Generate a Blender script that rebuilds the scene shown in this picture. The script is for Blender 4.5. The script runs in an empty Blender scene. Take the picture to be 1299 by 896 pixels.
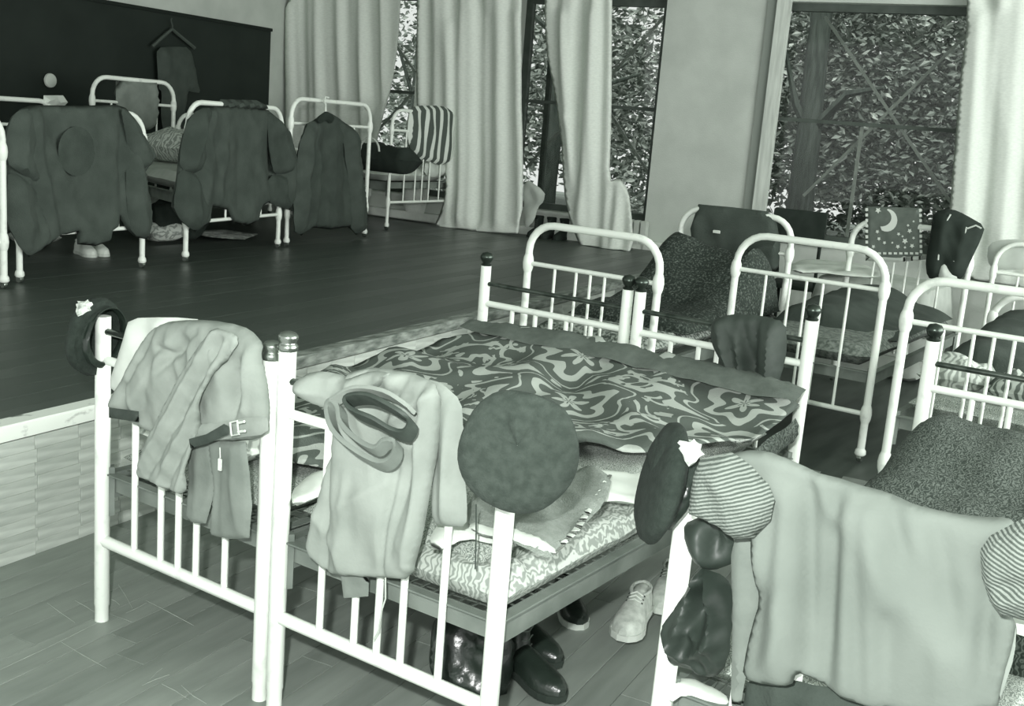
import bpy, math, random
from math import sin, cos, pi, sqrt, exp, radians
from mathutils import Vector, Matrix, noise
from mathutils.geometry import delaunay_2d_cdt

scene = bpy.context.scene
COL = scene.collection
random.seed(7)
W, H = 1299, 896

# ------------------------------------------------------------------ camera
CAM = Vector((2.8753, -2.0697, 1.6743)); YAW, PITCH, ROLL, FPX = .5855, .2042, .0807, 1406.0
FWD = Vector((-sin(YAW)*cos(PITCH), cos(YAW)*cos(PITCH), -sin(PITCH)))
_r = FWD.cross(Vector((0, 0, 1))).normalized(); _u = _r.cross(FWD)
RGT = cos(ROLL)*_r + sin(ROLL)*_u; UPV = -sin(ROLL)*_r + cos(ROLL)*_u
cd = bpy.data.cameras.new('camera'); cam = bpy.data.objects.new('camera', cd); COL.objects.link(cam)
cd.sensor_width = 36; cd.sensor_fit = 'HORIZONTAL'; cd.lens = FPX/W*36; cd.clip_end = 200; cd.clip_start = .05
M = Matrix((RGT, UPV, -FWD)).transposed().to_4x4(); M.translation = CAM; cam.matrix_world = M
scene.camera = cam

def R_(u, v, z): return Vector((.9924*u-.1228*v, .1228*u+.9924*v, z))
# ------------------------------------------------------------------ light
wd_ = bpy.data.worlds.new('sky'); scene.world = wd_; wd_.use_nodes = True
bg = wd_.node_tree.nodes['Background']; bg.inputs[0].default_value = (.965, 1, .97, 1); bg.inputs[1].default_value = 1.0
fl = bpy.data.lights.new('camera_flash', 'AREA'); fl.shape = 'DISK'; fl.size = .07; fl.energy = 122; fl.color = (.99, 1, .985)
flo = bpy.data.objects.new('camera_flash', fl); COL.objects.link(flo)
flo.location = CAM + UPV*.22 - RGT*.13; flo.rotation_euler = (cam.matrix_world.to_euler())
# added fill light from the right, outside the frame, to brighten the background
sl = bpy.data.lights.new('window_daylight', 'AREA'); sl.shape = 'RECTANGLE'; sl.size = 7; sl.size_y = 2.4; sl.energy = 560; sl.color = (.985, 1, .98)
slo = bpy.data.objects.new('window_daylight', sl); COL.objects.link(slo)
slo.location = (6.6, 3.2, 2.2); slo.rotation_euler = (radians(84), 0, radians(97))
s2 = bpy.data.lights.new('rear_window_daylight', 'AREA'); s2.shape = 'RECTANGLE'; s2.size = 5; s2.size_y = 2.4; s2.energy = 70; s2.color = (.985, 1, .98)
s2o = bpy.data.objects.new('rear_window_daylight', s2); COL.objects.link(s2o); s2o.location = (4.0, -5.4, 2.4); s2o.rotation_euler = (radians(88), 0, radians(14))  # second added fill, behind the camera, no window modelled there
su = bpy.data.lights.new('sun', 'SUN'); su.energy = 4.2; su.angle = .3; suo = bpy.data.objects.new('sun', su); COL.objects.link(suo); suo.rotation_euler = (radians(35), 0, radians(20))
scene.view_settings.view_transform = 'Standard'; scene.view_settings.look = 'None'
scene.view_settings.exposure = .12; scene.view_settings.gamma = 1; scene.view_settings.use_curve_mapping = False

# ------------------------------------------------------------------ room frame: u along the window wall, v towards it
WD = Vector((.9924, .1228, 0)); SD = Vector((-.1228, .9924, 0)); ZH = .51
UE, VW, UB = -.6, 8.43, -6.06
def R(u, v, z=0): return WD*u + SD*v + Vector((0, 0, z))
def ray(q): return FWD*FPX + RGT*(q[0]-W/2) - UPV*(q[1]-H/2)
def hit(q, P0, N):           # where the sight line of a photo point meets a real plane of the room
    d = ray(q); return CAM + d*((P0-CAM).dot(N)/d.dot(N))
PL_WALL = (R(0, VW), SD); PL_BACK = (R(UB, 0), WD)
def plane(P, Q, off=0):      # upright plane through two floor points, normal towards the camera
    P = Vector((P[0], P[1], 0)); Q = Vector((Q[0], Q[1], 0)); n = (Q-P).normalized().cross(Vector((0, 0, 1)))
    if n.dot(CAM-P) < 0: n = -n
    return (P+n*off, n)

# ------------------------------------------------------------------ materials
def lin(c):
    c = max(0, c)/255.0
    return c/12.92 if c <= .04045 else ((c+.055)/1.055)**2.4
def tone(v): k = v/255; return (lin(v-5+1.5*k), lin(v+4), lin(v-1-5*k), 1)   # the print's slightly green black-and-white
MC = {}
def mat(name, v, rough=.8, v2=None, kind='noise', scale=6, lo=.35, hi=.65, bump=0, bscale=60, metal=0, spec=.3, stretch=(1, 1, 1), sheen=0, distort=0, rand=0):
    if name in MC: return MC[name]
    m = bpy.data.materials.new(name); m.use_nodes = True; nt = m.node_tree; N = nt.nodes; L = nt.links
    b = N['Principled BSDF']; b.inputs['Roughness'].default_value = rough; b.inputs['Metallic'].default_value = metal
    b.inputs['Specular IOR Level'].default_value = spec
    if sheen: b.inputs['Sheen Weight'].default_value = sheen
    b.inputs['Base Color'].default_value = tone(v)
    tc = N.new('ShaderNodeTexCoord'); mp = N.new('ShaderNodeMapping'); mp.inputs['Scale'].default_value = stretch
    L.new(tc.outputs['Object'], mp.inputs['Vector'])
    if rand:
        oi = N.new('ShaderNodeObjectInfo'); rm = N.new('ShaderNodeMath'); rm.operation = 'MULTIPLY'; rm.inputs[1].default_value = 60
        cx = N.new('ShaderNodeCombineXYZ'); L.new(oi.outputs['Random'], rm.inputs[0])
        for k in range(3): L.new(rm.outputs[0], cx.inputs[k])
        L.new(cx.outputs[0], mp.inputs['Location'])
    if v2 is not None:
        rp = N.new('ShaderNodeValToRGB'); rp.color_ramp.elements[0].color = tone(v); rp.color_ramp.elements[1].color = tone(v2)
        rp.color_ramp.elements[0].position = lo; rp.color_ramp.elements[1].position = hi
        if kind == 'noise':
            t = N.new('ShaderNodeTexNoise'); t.inputs['Scale'].default_value = scale; t.inputs['Detail'].default_value = 5; t.inputs['Distortion'].default_value = distort
            L.new(mp.outputs[0], t.inputs['Vector']); L.new(t.outputs['Fac'], rp.inputs['Fac'])
        elif kind == 'wave':
            t = N.new('ShaderNodeTexWave'); t.inputs['Scale'].default_value = scale; t.inputs['Distortion'].default_value = distort
            t.inputs['Detail'].default_value = 2; t.inputs['Detail Scale'].default_value = 1.5
            L.new(mp.outputs[0], t.inputs['Vector']); L.new(t.outputs['Fac'], rp.inputs['Fac'])
        elif kind == 'floral':     # petalled medallions between scrolling lines
            def MA(op, a, b=None, c=None):
                n = N.new('ShaderNodeMath'); n.operation = op
                for k, x in enumerate((a, b, c)):
                    if x is None: continue
                    if isinstance(x, (int, float)): n.inputs[k].default_value = x
                    else: L.new(x, n.inputs[k])
                return n.outputs[0]
            n1 = N.new('ShaderNodeTexNoise'); n1.inputs['Scale'].default_value = 4.5; n1.inputs['Detail'].default_value = 2; L.new(mp.outputs[0], n1.inputs['Vector'])
            mx = N.new('ShaderNodeMix'); mx.data_type = 'VECTOR'; mx.inputs['Factor'].default_value = .10; L.new(mp.outputs[0], mx.inputs['A']); L.new(n1.outputs['Color'], mx.inputs['B'])
            vo = N.new('ShaderNodeTexVoronoi'); vo.inputs['Scale'].default_value = scale; vo.voronoi_dimensions = '2D'; vo.inputs['Randomness'].default_value = .55
            L.new(mx.outputs['Result'], vo.inputs['Vector'])
            sb = N.new('ShaderNodeVectorMath'); sb.operation = 'SUBTRACT'; L.new(mx.outputs['Result'], sb.inputs[0]); L.new(vo.outputs['Position'], sb.inputs[1])
            sp = N.new('ShaderNodeSeparateXYZ'); L.new(sb.outputs[0], sp.inputs[0])
            th_ = MA('ARCTAN2', sp.outputs[1], sp.outputs[0]); rr = MA('ADD', vo.outputs['Distance'], MA('MULTIPLY', MA('SINE', MA('MULTIPLY', th_, 6)), .045))
            ring = MA('GREATER_THAN', MA('SINE', MA('MULTIPLY', rr, 36)), .1)
            flower = MA('MULTIPLY', ring, MA('LESS_THAN', rr, .37))
            n2 = N.new('ShaderNodeTexNoise'); n2.inputs['Scale'].default_value = 3.6; n2.inputs['Detail'].default_value = 1.5; n2.inputs['Distortion'].default_value = 1.6; L.new(mp.outputs[0], n2.inputs['Vector'])
            line = MA('LESS_THAN', MA('ABSOLUTE', MA('SUBTRACT', n2.outputs['Fac'], .5)), .04)
            n3 = N.new('ShaderNodeTexNoise'); n3.inputs['Scale'].default_value = 8; n3.inputs['Detail'].default_value = 1; n3.inputs['Distortion'].default_value = 2.2; L.new(mp.outputs[0], n3.inputs['Vector'])
            leaf = MA('GREATER_THAN', n3.outputs['Fac'], .60)
            scroll = MA('MULTIPLY', MA('MAXIMUM', line, leaf), MA('GREATER_THAN', rr, .42))
            L.new(MA('MAXIMUM', flower, scroll), rp.inputs['Fac'])
        elif kind == 'swirl':
            t = N.new('ShaderNodeTexWave'); t.inputs['Scale'].default_value = scale; t.inputs['Distortion'].default_value = distort; t.inputs['Detail'].default_value = 1; t.inputs['Detail Scale'].default_value = 2.0
            L.new(mp.outputs[0], t.inputs['Vector']); L.new(t.outputs['Fac'], rp.inputs['Fac'])
        L.new(rp.outputs['Color'], b.inputs['Base Color'])
        src = rp
    if bump:
        t = N.new('ShaderNodeTexNoise'); t.inputs['Scale'].default_value = bscale; t.inputs['Detail'].default_value = 3
        bp = N.new('ShaderNodeBump'); bp.inputs['Strength'].default_value = min(1, bump); bp.inputs['Distance'].default_value = .01
        L.new(mp.outputs[0], t.inputs['Vector']); L.new(t.outputs['Fac'], bp.inputs['Height']); L.new(bp.outputs[0], b.inputs['Normal'])
    MC[name] = m; return m

WHITE = mat('white_enamel', 208, .38, 226, scale=14, lo=.3, hi=.42, spec=.4)
CHIPPED = mat('chipped_enamel', 70, .45, 238, scale=22, lo=.33, hi=.39, spec=.4, stretch=(1, 1, .6))
STEEL = mat('worn_steel', 95, .3, 60, scale=20, metal=.7)
KNOB = mat('nickel_knob', 150, .22, metal=.9)
FRAME = mat('grey_painted_steel', 118, .6, 98, scale=9)
SPRING = mat('spring_wire', 120, .4, metal=.6)
DKFRAME = mat('dark_frame', 62, .6)

# ------------------------------------------------------------------ mesh building
class MB:
    def __init__(s): s.v = []; s.f = []
    def box(s, c, sz, ax=None):
        c = Vector(c); X, Y, Z = ax or (Vector((1, 0, 0)), Vector((0, 1, 0)), Vector((0, 0, 1)))
        b = len(s.v)
        for i in (-1, 1):
            for j in (-1, 1):
                for k in (-1, 1): s.v.append(c+X*(i*sz[0]/2)+Y*(j*sz[1]/2)+Z*(k*sz[2]/2))
        s.f += [tuple(b+i for i in q) for q in ((0, 1, 3, 2), (4, 6, 7, 5), (0, 4, 5, 1), (2, 3, 7, 6), (0, 2, 6, 4), (1, 5, 7, 3))]
        return s
    def rbox(s, c, sz, ax=None, ch=.004):     # box with chamfered top rim
        c = Vector(c); X, Y, Z = ax or (Vector((1, 0, 0)), Vector((0, 1, 0)), Vector((0, 0, 1)))
        b = len(s.v); a, d, h = sz[0]/2, sz[1]/2, sz[2]/2
        for (aa, dd, hh) in ((a, d, -h), (a, d, h-ch), (a-ch, d-ch, h)):
            for i, j in ((-1, -1), (1, -1), (1, 1), (-1, 1)): s.v.append(c+X*i*aa+Y*j*dd+Z*hh)
        for r in (0, 4):
            for k in range(4): s.f.append((b+r+k, b+r+(k+1) % 4, b+r+4+(k+1) % 4, b+r+4+k))
        s.f += [(b+3, b+2, b+1, b), (b+8, b+9, b+10, b+11)]
        return s
    def tube(s, pts, r, n=10, caps=True, flat=1):
        pts = [Vector(p) for p in pts]; rs = r if isinstance(r, (list, tuple)) else [r]*len(pts)
        t0 = (pts[1]-pts[0]).normalized(); a = t0.orthogonal().normalized(); b = len(s.v)
        for i, p in enumerate(pts):
            t = (pts[min(i+1, len(pts)-1)]-pts[max(i-1, 0)]).normalized()
            a = (a - t*a.dot(t)).normalized(); c = t.cross(a)
            for k in range(n):
                w = 2*pi*k/n; s.v.append(p+a*(cos(w)*rs[i])+c*(sin(w)*rs[i]*flat))
        for i in range(len(pts)-1):
            for k in range(n):
                k2 = (k+1) % n; s.f.append((b+i*n+k, b+i*n+k2, b+(i+1)*n+k2, b+(i+1)*n+k))
        if caps:
            s.f.append(tuple(b+k for k in reversed(range(n)))); e = b+(len(pts)-1)*n; s.f.append(tuple(e+k for k in range(n)))
        return s
    def lathe(s, prof, C=(0, 0, 0), axis=(0, 0, 1), n=14, sx=1, xdir=None):
        A = Vector(axis).normalized(); X = (Vector(xdir)-A*Vector(xdir).dot(A)).normalized() if xdir else A.orthogonal().normalized()
        Y = A.cross(X); C = Vector(C); b = len(s.v)
        for (r, h) in prof:
            for k in range(n):
                w = 2*pi*k/n; s.v.append(C+A*h+X*(cos(w)*max(r, 1e-4)*sx)+Y*(sin(w)*max(r, 1e-4)))
        for i in range(len(prof)-1):
            for k in range(n):
                k2 = (k+1) % n; s.f.append((b+i*n+k, b+i*n+k2, b+(i+1)*n+k2, b+(i+1)*n+k))
        s.f.append(tuple(b+k for k in reversed(range(n)))); e = b+(len(prof)-1)*n; s.f.append(tuple(e+k for k in range(n)))
        return s
    def grid(s, P, nu, nv, close_u=False):    # P(i,j) -> point
        b = len(s.v)
        for j in range(nv):
            for i in range(nu): s.v.append(Vector(P(i, j)))
        for j in range(nv-1):
            for i in range(nu if close_u else nu-1):
                i2 = (i+1) % nu; s.f.append((b+j*nu+i, b+j*nu+i2, b+(j+1)*nu+i2, b+(j+1)*nu+i))
        return s
    def obj(s, name, m, root=None, smooth=True, loc=None, label=None):
        L = Vector(loc) if loc is not None else (ROOTLOC.get(root.name, Vector()) if root else Vector())
        me = bpy.data.meshes.new(name); me.from_pydata([tuple(v-L) for v in s.v], [], s.f); me.update()
        if smooth: me.polygons.foreach_set('use_smooth', [True]*len(me.polygons))
        me.materials.append(m); o = bpy.data.objects.new(name, me); COL.objects.link(o)
        if root is not None: o.parent = root
        else: o.location = L
        if smooth and len(me.polygons) < 4000: sharp(me)
        if label: o['label'] = label
        return o
def sharp(me, ang=.9):
    import bmesh
    bm = bmesh.new(); bm.from_mesh(me)
    for e in bm.edges:
        if len(e.link_faces) == 2 and e.calc_face_angle(0) > ang: e.smooth = False
    bm.to_mesh(me); bm.free()
ROOTLOC = {}
def tag(o, label=None, cat=None, group=None, kind=None):
    if label: o['label'] = label
    if cat: o['category'] = cat
    if group: o['group'] = group
    if kind: o['kind'] = kind
    return o
def thing(name, loc, label, cat, group=None):
    o = bpy.data.objects.new(name, None); COL.objects.link(o); o.location = loc; o.empty_display_size = .1
    ROOTLOC[o.name] = Vector(loc); return tag(o, label, cat, group)
def base_of(mb):
    zs = min(v.z for v in mb.v); c = sum(mb.v, Vector())/len(mb.v); return Vector((c.x, c.y, zs))
def solo(mb, name, m, label, cat, group=None, smooth=True):
    return tag(mb.obj(name, m, None, smooth, base_of(mb)), label, cat, group)
def struct(mb, name, m, smooth=False):
    return tag(mb.obj(name, m, None, smooth, base_of(mb)), kind='structure')

# ------------------------------------------------------------------ cloth: a closed, inflated sheet with folds
def segd(p, a, b):
    ax, ay = a; bx, by = b; dx, dy = bx-ax, by-ay; L2 = dx*dx+dy*dy or 1e-9
    t = max(0, min(1, ((p[0]-ax)*dx+(p[1]-ay)*dy)/L2)); return sqrt((p[0]-ax-t*dx)**2+(p[1]-ay-t*dy)**2), t
def smooth_poly(P, it=1):
    for _ in range(it):
        Q = []
        for i in range(len(P)):
            a, b = P[i], P[(i+1) % len(P)]
            Q += [(a[0]*.78+b[0]*.22, a[1]*.78+b[1]*.22), (a[0]*.22+b[0]*.78, a[1]*.22+b[1]*.78)]
        P = Q
    return P
def cloth(outline, pl, th=.012, edge=.03, off=0, folds=(), wave=None, nz=.004, nscale=7, res=.014, rnd=1, bend=None, flat_uv=False, seed=0, plump=0, sm=1, fk=1.45):
    """outline: photo points laid on the real plane pl=(point, normal). th: half thickness; folds: (p, q, amp, width) ridges."""
    P0, N = pl; N = N.normalized()
    S = (RGT - N*RGT.dot(N)).normalized(); T = N.cross(S)
    if T.dot(UPV) < 0: T = -T
    def st(q): d = (hit(q, P0, N) if not isinstance(q, Vector) else q)-P0; return (d.dot(S), d.dot(T))
    poly = smooth_poly([st(q) for q in outline], rnd)
    # resample the rim
    rim = []
    for i in range(len(poly)):
        a, b = poly[i], poly[(i+1) % len(poly)]; d = sqrt((a[0]-b[0])**2+(a[1]-b[1])**2); n = max(1, int(d/res))
        rim += [(a[0]+(b[0]-a[0])*k/n, a[1]+(b[1]-a[1])*k/n) for k in range(n)]
    xs = [p[0] for p in poly]; ys = [p[1] for p in poly]
    def inside(x, y):
        c = False; j = len(poly)-1
        for i in range(len(poly)):
            xi, yi = poly[i]; xj, yj = poly[j]
            if (yi > y) != (yj > y) and x < (xj-xi)*(y-yi)/(yj-yi)+xi: c = not c
            j = i
        return c
    def dist(p): return min(segd(p, poly[i], poly[(i+1) % len(poly)])[0] for i in range(len(poly)))
    pts = list(rim); k = 0; y = min(ys)
    while y < max(ys):
        x = min(xs)+(res*.5 if k % 2 else 0)
        while x < max(xs):
            if inside(x, y) and dist((x, y)) > res*.55: pts.append((x, y))
            x += res
        y += res*.87; k += 1
    nr = len(rim)
    vs, es, fs, ov, oe, of = delaunay_2d_cdt([Vector(p) for p in pts], [(i, (i+1) % nr) for i in range(nr)], [list(range(nr))], 1, 1e-6)
    isrim = [any(o < nr for o in ov[i]) for i in range(len(vs))]
    FL = [(st(a), st(b), amp, wd) for (a, b, amp, wd) in folds]
    mb = MB(); front = []; back = []; CC = []; HH = []
    for i, v in enumerate(vs):
        p = (v.x, v.y); d = 0 if isrim[i] else dist(p)
        h = th*(sqrt(1-(1-min(1, d/edge))**2)) + (plump*(1-exp(-d/(edge*2.5))) if plump else 0)
        c = off + noise.noise(Vector((v.x*nscale+seed, v.y*nscale, seed*1.7)))*nz + noise.noise(Vector((v.x*nscale*3, v.y*nscale*3, seed+5)))*nz*.16
        rg = 1-3.2*abs(noise.noise(Vector((v.x*nscale*1.1+.25*v.y*nscale, v.y*nscale*.33, seed+21)))); c += nz*1.15*rg*min(1, d/(edge*1.5))
        for (a, b, amp, wd) in FL:
            dd, t = segd(p, a, b)
            if dd < wd*3: c += fk*amp*exp(-(dd/max(wd, res*.85))**1.3)*(.35+.65*sin(pi*min(1, max(0, .15+.7*t))))
        if wave:
            am, per, ph = wave[:3]; k_ = min(1, d/.14)*(.55+.9*abs(noise.noise(Vector((v.x*1.7, seed+8, v.y*.25))))*1.6); c += k_*(am*sin(2*pi*v.x/per+ph+3.2*noise.noise(Vector((v.x*1.3, v.y*.22, seed+3))))+am*.4*sin(2*pi*v.x/per*2.3+ph*2+2*noise.noise(Vector((v.x*2, v.y*.3, seed)))))
        CC.append(c); HH.append(h)
    nb = [set() for _ in vs]
    for f in fs:
        for a in f: nb[a].update(f)
    for _ in range(sm): CC = [.35*CC[i]+.65*sum(CC[k] for k in nb[i])/max(1, len(nb[i])) if nb[i] else CC[i] for i in range(len(vs))]
    for i, v in enumerate(vs):
        base = P0+S*v.x+T*v.y; c = CC[i]; h = HH[i]
        front.append(len(mb.v)); mb.v.append(base+N*(c+h))
        if isrim[i]: back.append(front[-1])
        else: back.append(len(mb.v)); mb.v.append(base+N*(c-h*(.6 if plump else 1)))
    a3 = lambda f: (mb.v[f[1]]-mb.v[f[0]]).cross(mb.v[f[2]]-mb.v[f[0]]).dot(N)
    for f in fs:
        F = [front[i] for i in f]; Bk = [back[i] for i in f]
        if a3(F) < 0: F.reverse(); Bk.reverse()
        mb.f.append(tuple(F)); mb.f.append(tuple(reversed(Bk)))
    return mb

# ================================================================== SETTING
BOARD = mat('floor_board', 118, .45, 142, scale=5, lo=.25, hi=.75, stretch=(3, .5, 3), bump=.04, bscale=30, spec=.4)
BOARD2 = mat('floor_board_dark', 110, .45, 136, scale=5, lo=.25, hi=.75, stretch=(3, .5, 3), bump=.04, bscale=30, spec=.4)
BOARD3 = mat('floor_board_light', 122, .45, 148, scale=5, lo=.25, hi=.75, stretch=(3, .5, 3), bump=.04, bscale=30, spec=.4)
SBOARD = mat('stage_board', 68, .38, 78, scale=3, lo=.2, hi=.8, stretch=(3, .5, 3), bump=.02, bscale=20, spec=.45)
SBOARD2 = mat('stage_board_dark', 65, .42, 74, scale=3, lo=.2, hi=.8, stretch=(3, .5, 3), bump=.02, bscale=20, spec=.45)
GROOVE = mat('floor_gap', 62, .7)
mb = MB(); mb.box(R(2.2, 4.0, -.03), (5.6, 9.6, .05), (WD, SD, Vector((0, 0, 1)))); fl_o = struct(mb, 'floor', mat('floor_far', 62, .5, 82, scale=4, stretch=(3, .5, 1), spec=.35))  # far floor colour darkened to stand in for weak light among the beds
AX = (WD, SD, Vector((0, 0, 1)))
def board_run(parent, mats, u0, u1, v0, v1, wid, lens, ztop, th, gap=.0016):
    made = {}; u = u0+wid/2
    PL = parent.location
    while u < u1:
        v = v0-random.random()*lens[0]
        while v < v1:
            L = random.choice(lens); a = max(v, v0); b = min(v+L, v1)
            if b-a > .05:
                Lq = round(b-a, 1) or .1
                key = Lq
                if key not in made:
                    m_ = MB().rbox((0, 0, 0), (wid-gap, 1, th), None, min(.0012, gap)); me = bpy.data.meshes.new('board'); me.from_pydata([tuple(x) for x in m_.v], [], m_.f); me.materials.append(mats[0]); made[key] = me
                o = bpy.data.objects.new('board', made[key]); COL.objects.link(o); o.parent = parent
                o.location = R(u, (a+b)/2, ztop-th/2+random.uniform(-.0006, .0004))-PL
                s = (b-a-gap); rz = math.atan2(WD.y, WD.x)
                o.rotation_euler = (0, 0, rz); o.scale = (1, s, 1)      # the shared mesh is one metre long
                mi = random.choice(mats); o.material_slots[0].link = 'OBJECT'; o.material_slots[0].material = mi
            v += L
        u += wid
board_run(fl_o, [BOARD, BOARD2, BOARD3, BOARD], -.6, 3.0, -.9, 3.4, .115, (.9, 1.2, .7), .0, .012)
sc = MB(); rsc = random.Random(12)
for q0, q1 in (((0, 850), (60, 822)), ((60, 822), (124, 790)), ((78, 815), (135, 848)), ((150, 742), (168, 772)), ((160, 778), (186, 765)), ((185, 762), (246, 794)), ((180, 870), (215, 856)), ((190, 862), (206, 848)), ((205, 868), (240, 888)), ((95, 762), (125, 780)), ((60, 765), (95, 790)), ((230, 870), (262, 893)), ((140, 760), (152, 768))):
    a_ = hit(q0, Vector((0, 0, .0005)), Vector((0, 0, 1))); b_ = hit(q1, Vector((0, 0, .0005)), Vector((0, 0, 1))); md = (a_+b_)/2+Vector((rsc.uniform(-.006, .006), rsc.uniform(-.006, .006), 0))
    sc.tube([a_, md, b_], [.0006, .0013, .0006], 4, flat=1)
o = sc.obj('scratches', mat('pale_scratch', 150, .6, 170, scale=30), None, False, fl_o.location); o.parent = fl_o; o.location = (0, 0, 0); o['kind'] = 'stuff'
# stage
mb = MB(); mb.box(R((UE+UB)/2-.02, VW/2-.6, (ZH-.02)/2), (UE-UB-.04, VW+1.2, ZH-.02), AX); stage = struct(mb, 'floor', SBOARD2)
board_run(stage, [SBOARD, SBOARD2], -3.8, UE+.0, -.5, 8.4, .127, (2.4, 3.0), ZH, .014, .0007)
# stage front clad with short wooden strips
CL = [mat('cladding_a', 170, .55, 196, scale=5, stretch=(.8, .8, 8), bump=.05, spec=.3), mat('cladding_b', 164, .55, 190, scale=5, stretch=(.8, .8, 8), bump=.05, spec=.3), mat('cladding_c', 176, .55, 202, scale=5, stretch=(.8, .8, 8), bump=.05, spec=.3)]
stage_front = tag(MB().box(R(UE+.004, 3.5, .225), (.012, 9.2, .45), AX).obj('wall_stage_front', mat('cladding_gap', 138, .8), None, False, R(UE, 3.5, 0)), kind='structure')
shared = []
for i in range(3):
    m_ = MB().rbox((0, 0, 0), (.0495, .193, .006), (Vector((0, 0, 1)), SD, WD), .0012); me = bpy.data.meshes.new('cladding_strip'); me.from_pydata([tuple(x) for x in m_.v], [], m_.f); me.materials.append(CL[i]); shared.append(me)
for c in range(30):
    for r in range(9):
        o = bpy.data.objects.new('cladding_strip', random.choice(shared)); COL.objects.link(o); o.parent = stage_front
        o.location = R(UE+.0125+random.uniform(-.0006, .0008), -.06+.1955*c+(.01 if r % 2 else 0), .025+.05*r)-stage_front.location
struct(MB().rbox(R(UE-.02, .15, ZH-.024), (.09, 2.3, .056), AX, .006), 'trim_1', mat('worn_white_nosing', 120, .5, 224, scale=9, lo=.3, hi=.42, stretch=(2, 1, 2)))
struct(MB().rbox(R(UE-.02, 4.85, ZH-.024), (.09, 7.1, .056), AX, .006), 'trim_2', mat('worn_wood_nosing', 96, .6, 168, scale=16, lo=.35, hi=.7, stretch=(2, .5, 2), bump=.4))

# window wall with three tall openings
PLASTER = mat('pale_plaster', 186, .9, 198, scale=3, bump=.25, bscale=90)
PLASTER2 = mat('side_plaster', 178, .9, 190, scale=3, bump=.2, bscale=90)
WT = .3; SILL = .78; HEAD = 3.0; TOP = 3.9
wins = [(-5.75, -3.35), (-3.02, -1.40), (-.38, 1.62)]
wall = MB()
def wblock(mb, u0, u1, z0, z1): mb.box(R((u0+u1)/2, VW+WT/2, (z0+z1)/2), (u1-u0, WT, z1-z0), AX)
u = -6.2
for (a, b) in wins:
    wblock(wall, u, a, 0, TOP); wblock(wall, a, b, 0, SILL); wblock(wall, a, b, HEAD, TOP); u = b
wblock(wall, u, 6.2, 0, TOP)
struct(wall, 'wall_windows', PLASTER)
struct(MB().box(R(UB-.1, 3.9, 2.1), (.2, 9.4, 4.2), AX), 'wall_stage', PLASTER2)
struct(MB().rbox(R(-3.2, VW-.05, ZH+.045), (5.0, .1, .09), AX, .01), 'baseboard_windows', mat('ivory_base', 205, .6, 222, scale=8))
struct(MB().box(R(0, 1.5, TOP+.1), (12.6, 14.2, .2), AX), 'ceiling', mat('ceiling_paint', 170, .9))
# windows
WFR = mat('window_frame_paint', 150, .5, 170, scale=8); WDK = mat('window_frame_dark', 70, .6, 84, scale=8)
WOOD = mat('pale_wood_post', 178, .6, 214, scale=5, lo=.3, hi=.7, stretch=(6, 6, .5), bump=.2, spec=.3)
GL = bpy.data.materials.new('window_glass'); GL.use_nodes = True; _n = GL.node_tree.nodes; _l = GL.node_tree.links
gls = _n.new('ShaderNodeBsdfGlossy'); gls.inputs['Roughness'].default_value = .05; gls.inputs['Color'].default_value = (.85, .88, .86, 1)
trn = _n.new('ShaderNodeBsdfTransparent'); trn.inputs['Color'].default_value = (.88, .89, .88, 1)
mxs = _n.new('ShaderNodeMixShader'); fr = _n.new('ShaderNodeFresnel'); fr.inputs['IOR'].default_value = 1.35
_l.new(fr.outputs[0], mxs.inputs[0]); _l.new(trn.outputs[0], mxs.inputs[1]); _l.new(gls.outputs[0], mxs.inputs[2]); _l.new(mxs.outputs[0], _n['Material Output'].inputs['Surface'])
def window(i, a, b):
    f = MB(); d = .07; vv = VW+.16
    f.box(R(a+d/2, vv, (SILL+HEAD)/2), (d, .08, HEAD-SILL), AX); f.box(R(b-d/2, vv, (SILL+HEAD)/2), (d, .08, HEAD-SILL), AX)
    f.box(R((a+b)/2, vv, SILL+d/2), (b-a-2*d, .08, d), AX); f.box(R((a+b)/2, vv, HEAD-d/2), (b-a-2*d, .08, d), AX)
    L = R((a+b)/2, vv, SILL)
    w = tag(f.obj('window_%d' % i, WDK, None, False, L), kind='structure'); ROOTLOC[w.name] = L
    MB().box(R((a+b)/2, VW+.05, SILL-.012), (b-a, .2, .03), AX).obj('sill', mat('sill_paint', 205, .5, 190, scale=6), w, False)
    g = MB(); zz = [SILL+d, 1.92, HEAD-d]
    for k in range(2):
        MB().box(R((a+b)/2, vv, (zz[k]+zz[k+1])/2), (b-a-2*d, .006, zz[k+1]-zz[k]), AX).obj('pane', GL, w, False)
    MB().box(R((a+b)/2, vv, 1.92), (b-a-2*d, .05, .035), AX).obj('glazing_bar', WDK, w, False)
    return w
w1 = window(1, *wins[0]); w2 = window(2, *wins[1]); w3 = window(3, *wins[2])
def batten(w, p, q, m=None, r=.016):
    a = R(p[0], VW+.27, p[1]); b = R(q[0], VW+.27, q[1]); d = (b-a).normalized(); 
    MB().box((a+b)/2, ((b-a).length, .02, .027), (d, SD, d.cross(SD))).obj('brace', mat('brace_paint', 160, .6, 140, scale=5), w, False)
batten(w3, (.12, 1.2), (1.5, 2.92)); batten(w3, (.1, 2.9), (1.5, 1.25))
batten(w2, (-2.95, 1.2), (-1.45, 2.93)); batten(w2, (-2.9, 2.9), (-1.45, 1.2))
batten(w1, (-5.2, 1.2), (-3.5, 2.9)); batten(w1, (-5.2, 2.9), (-3.5, 1.2))
MB().box(R(.60, VW+.2, 1.35), (.03, .03, 1.1), AX).obj('mullion', WFR, w3, False)
MB().box(R(-2.72, VW+.2, 1.9), (.05, .05, 2.2), AX).obj('mullion', WDK, w2, False)
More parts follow.
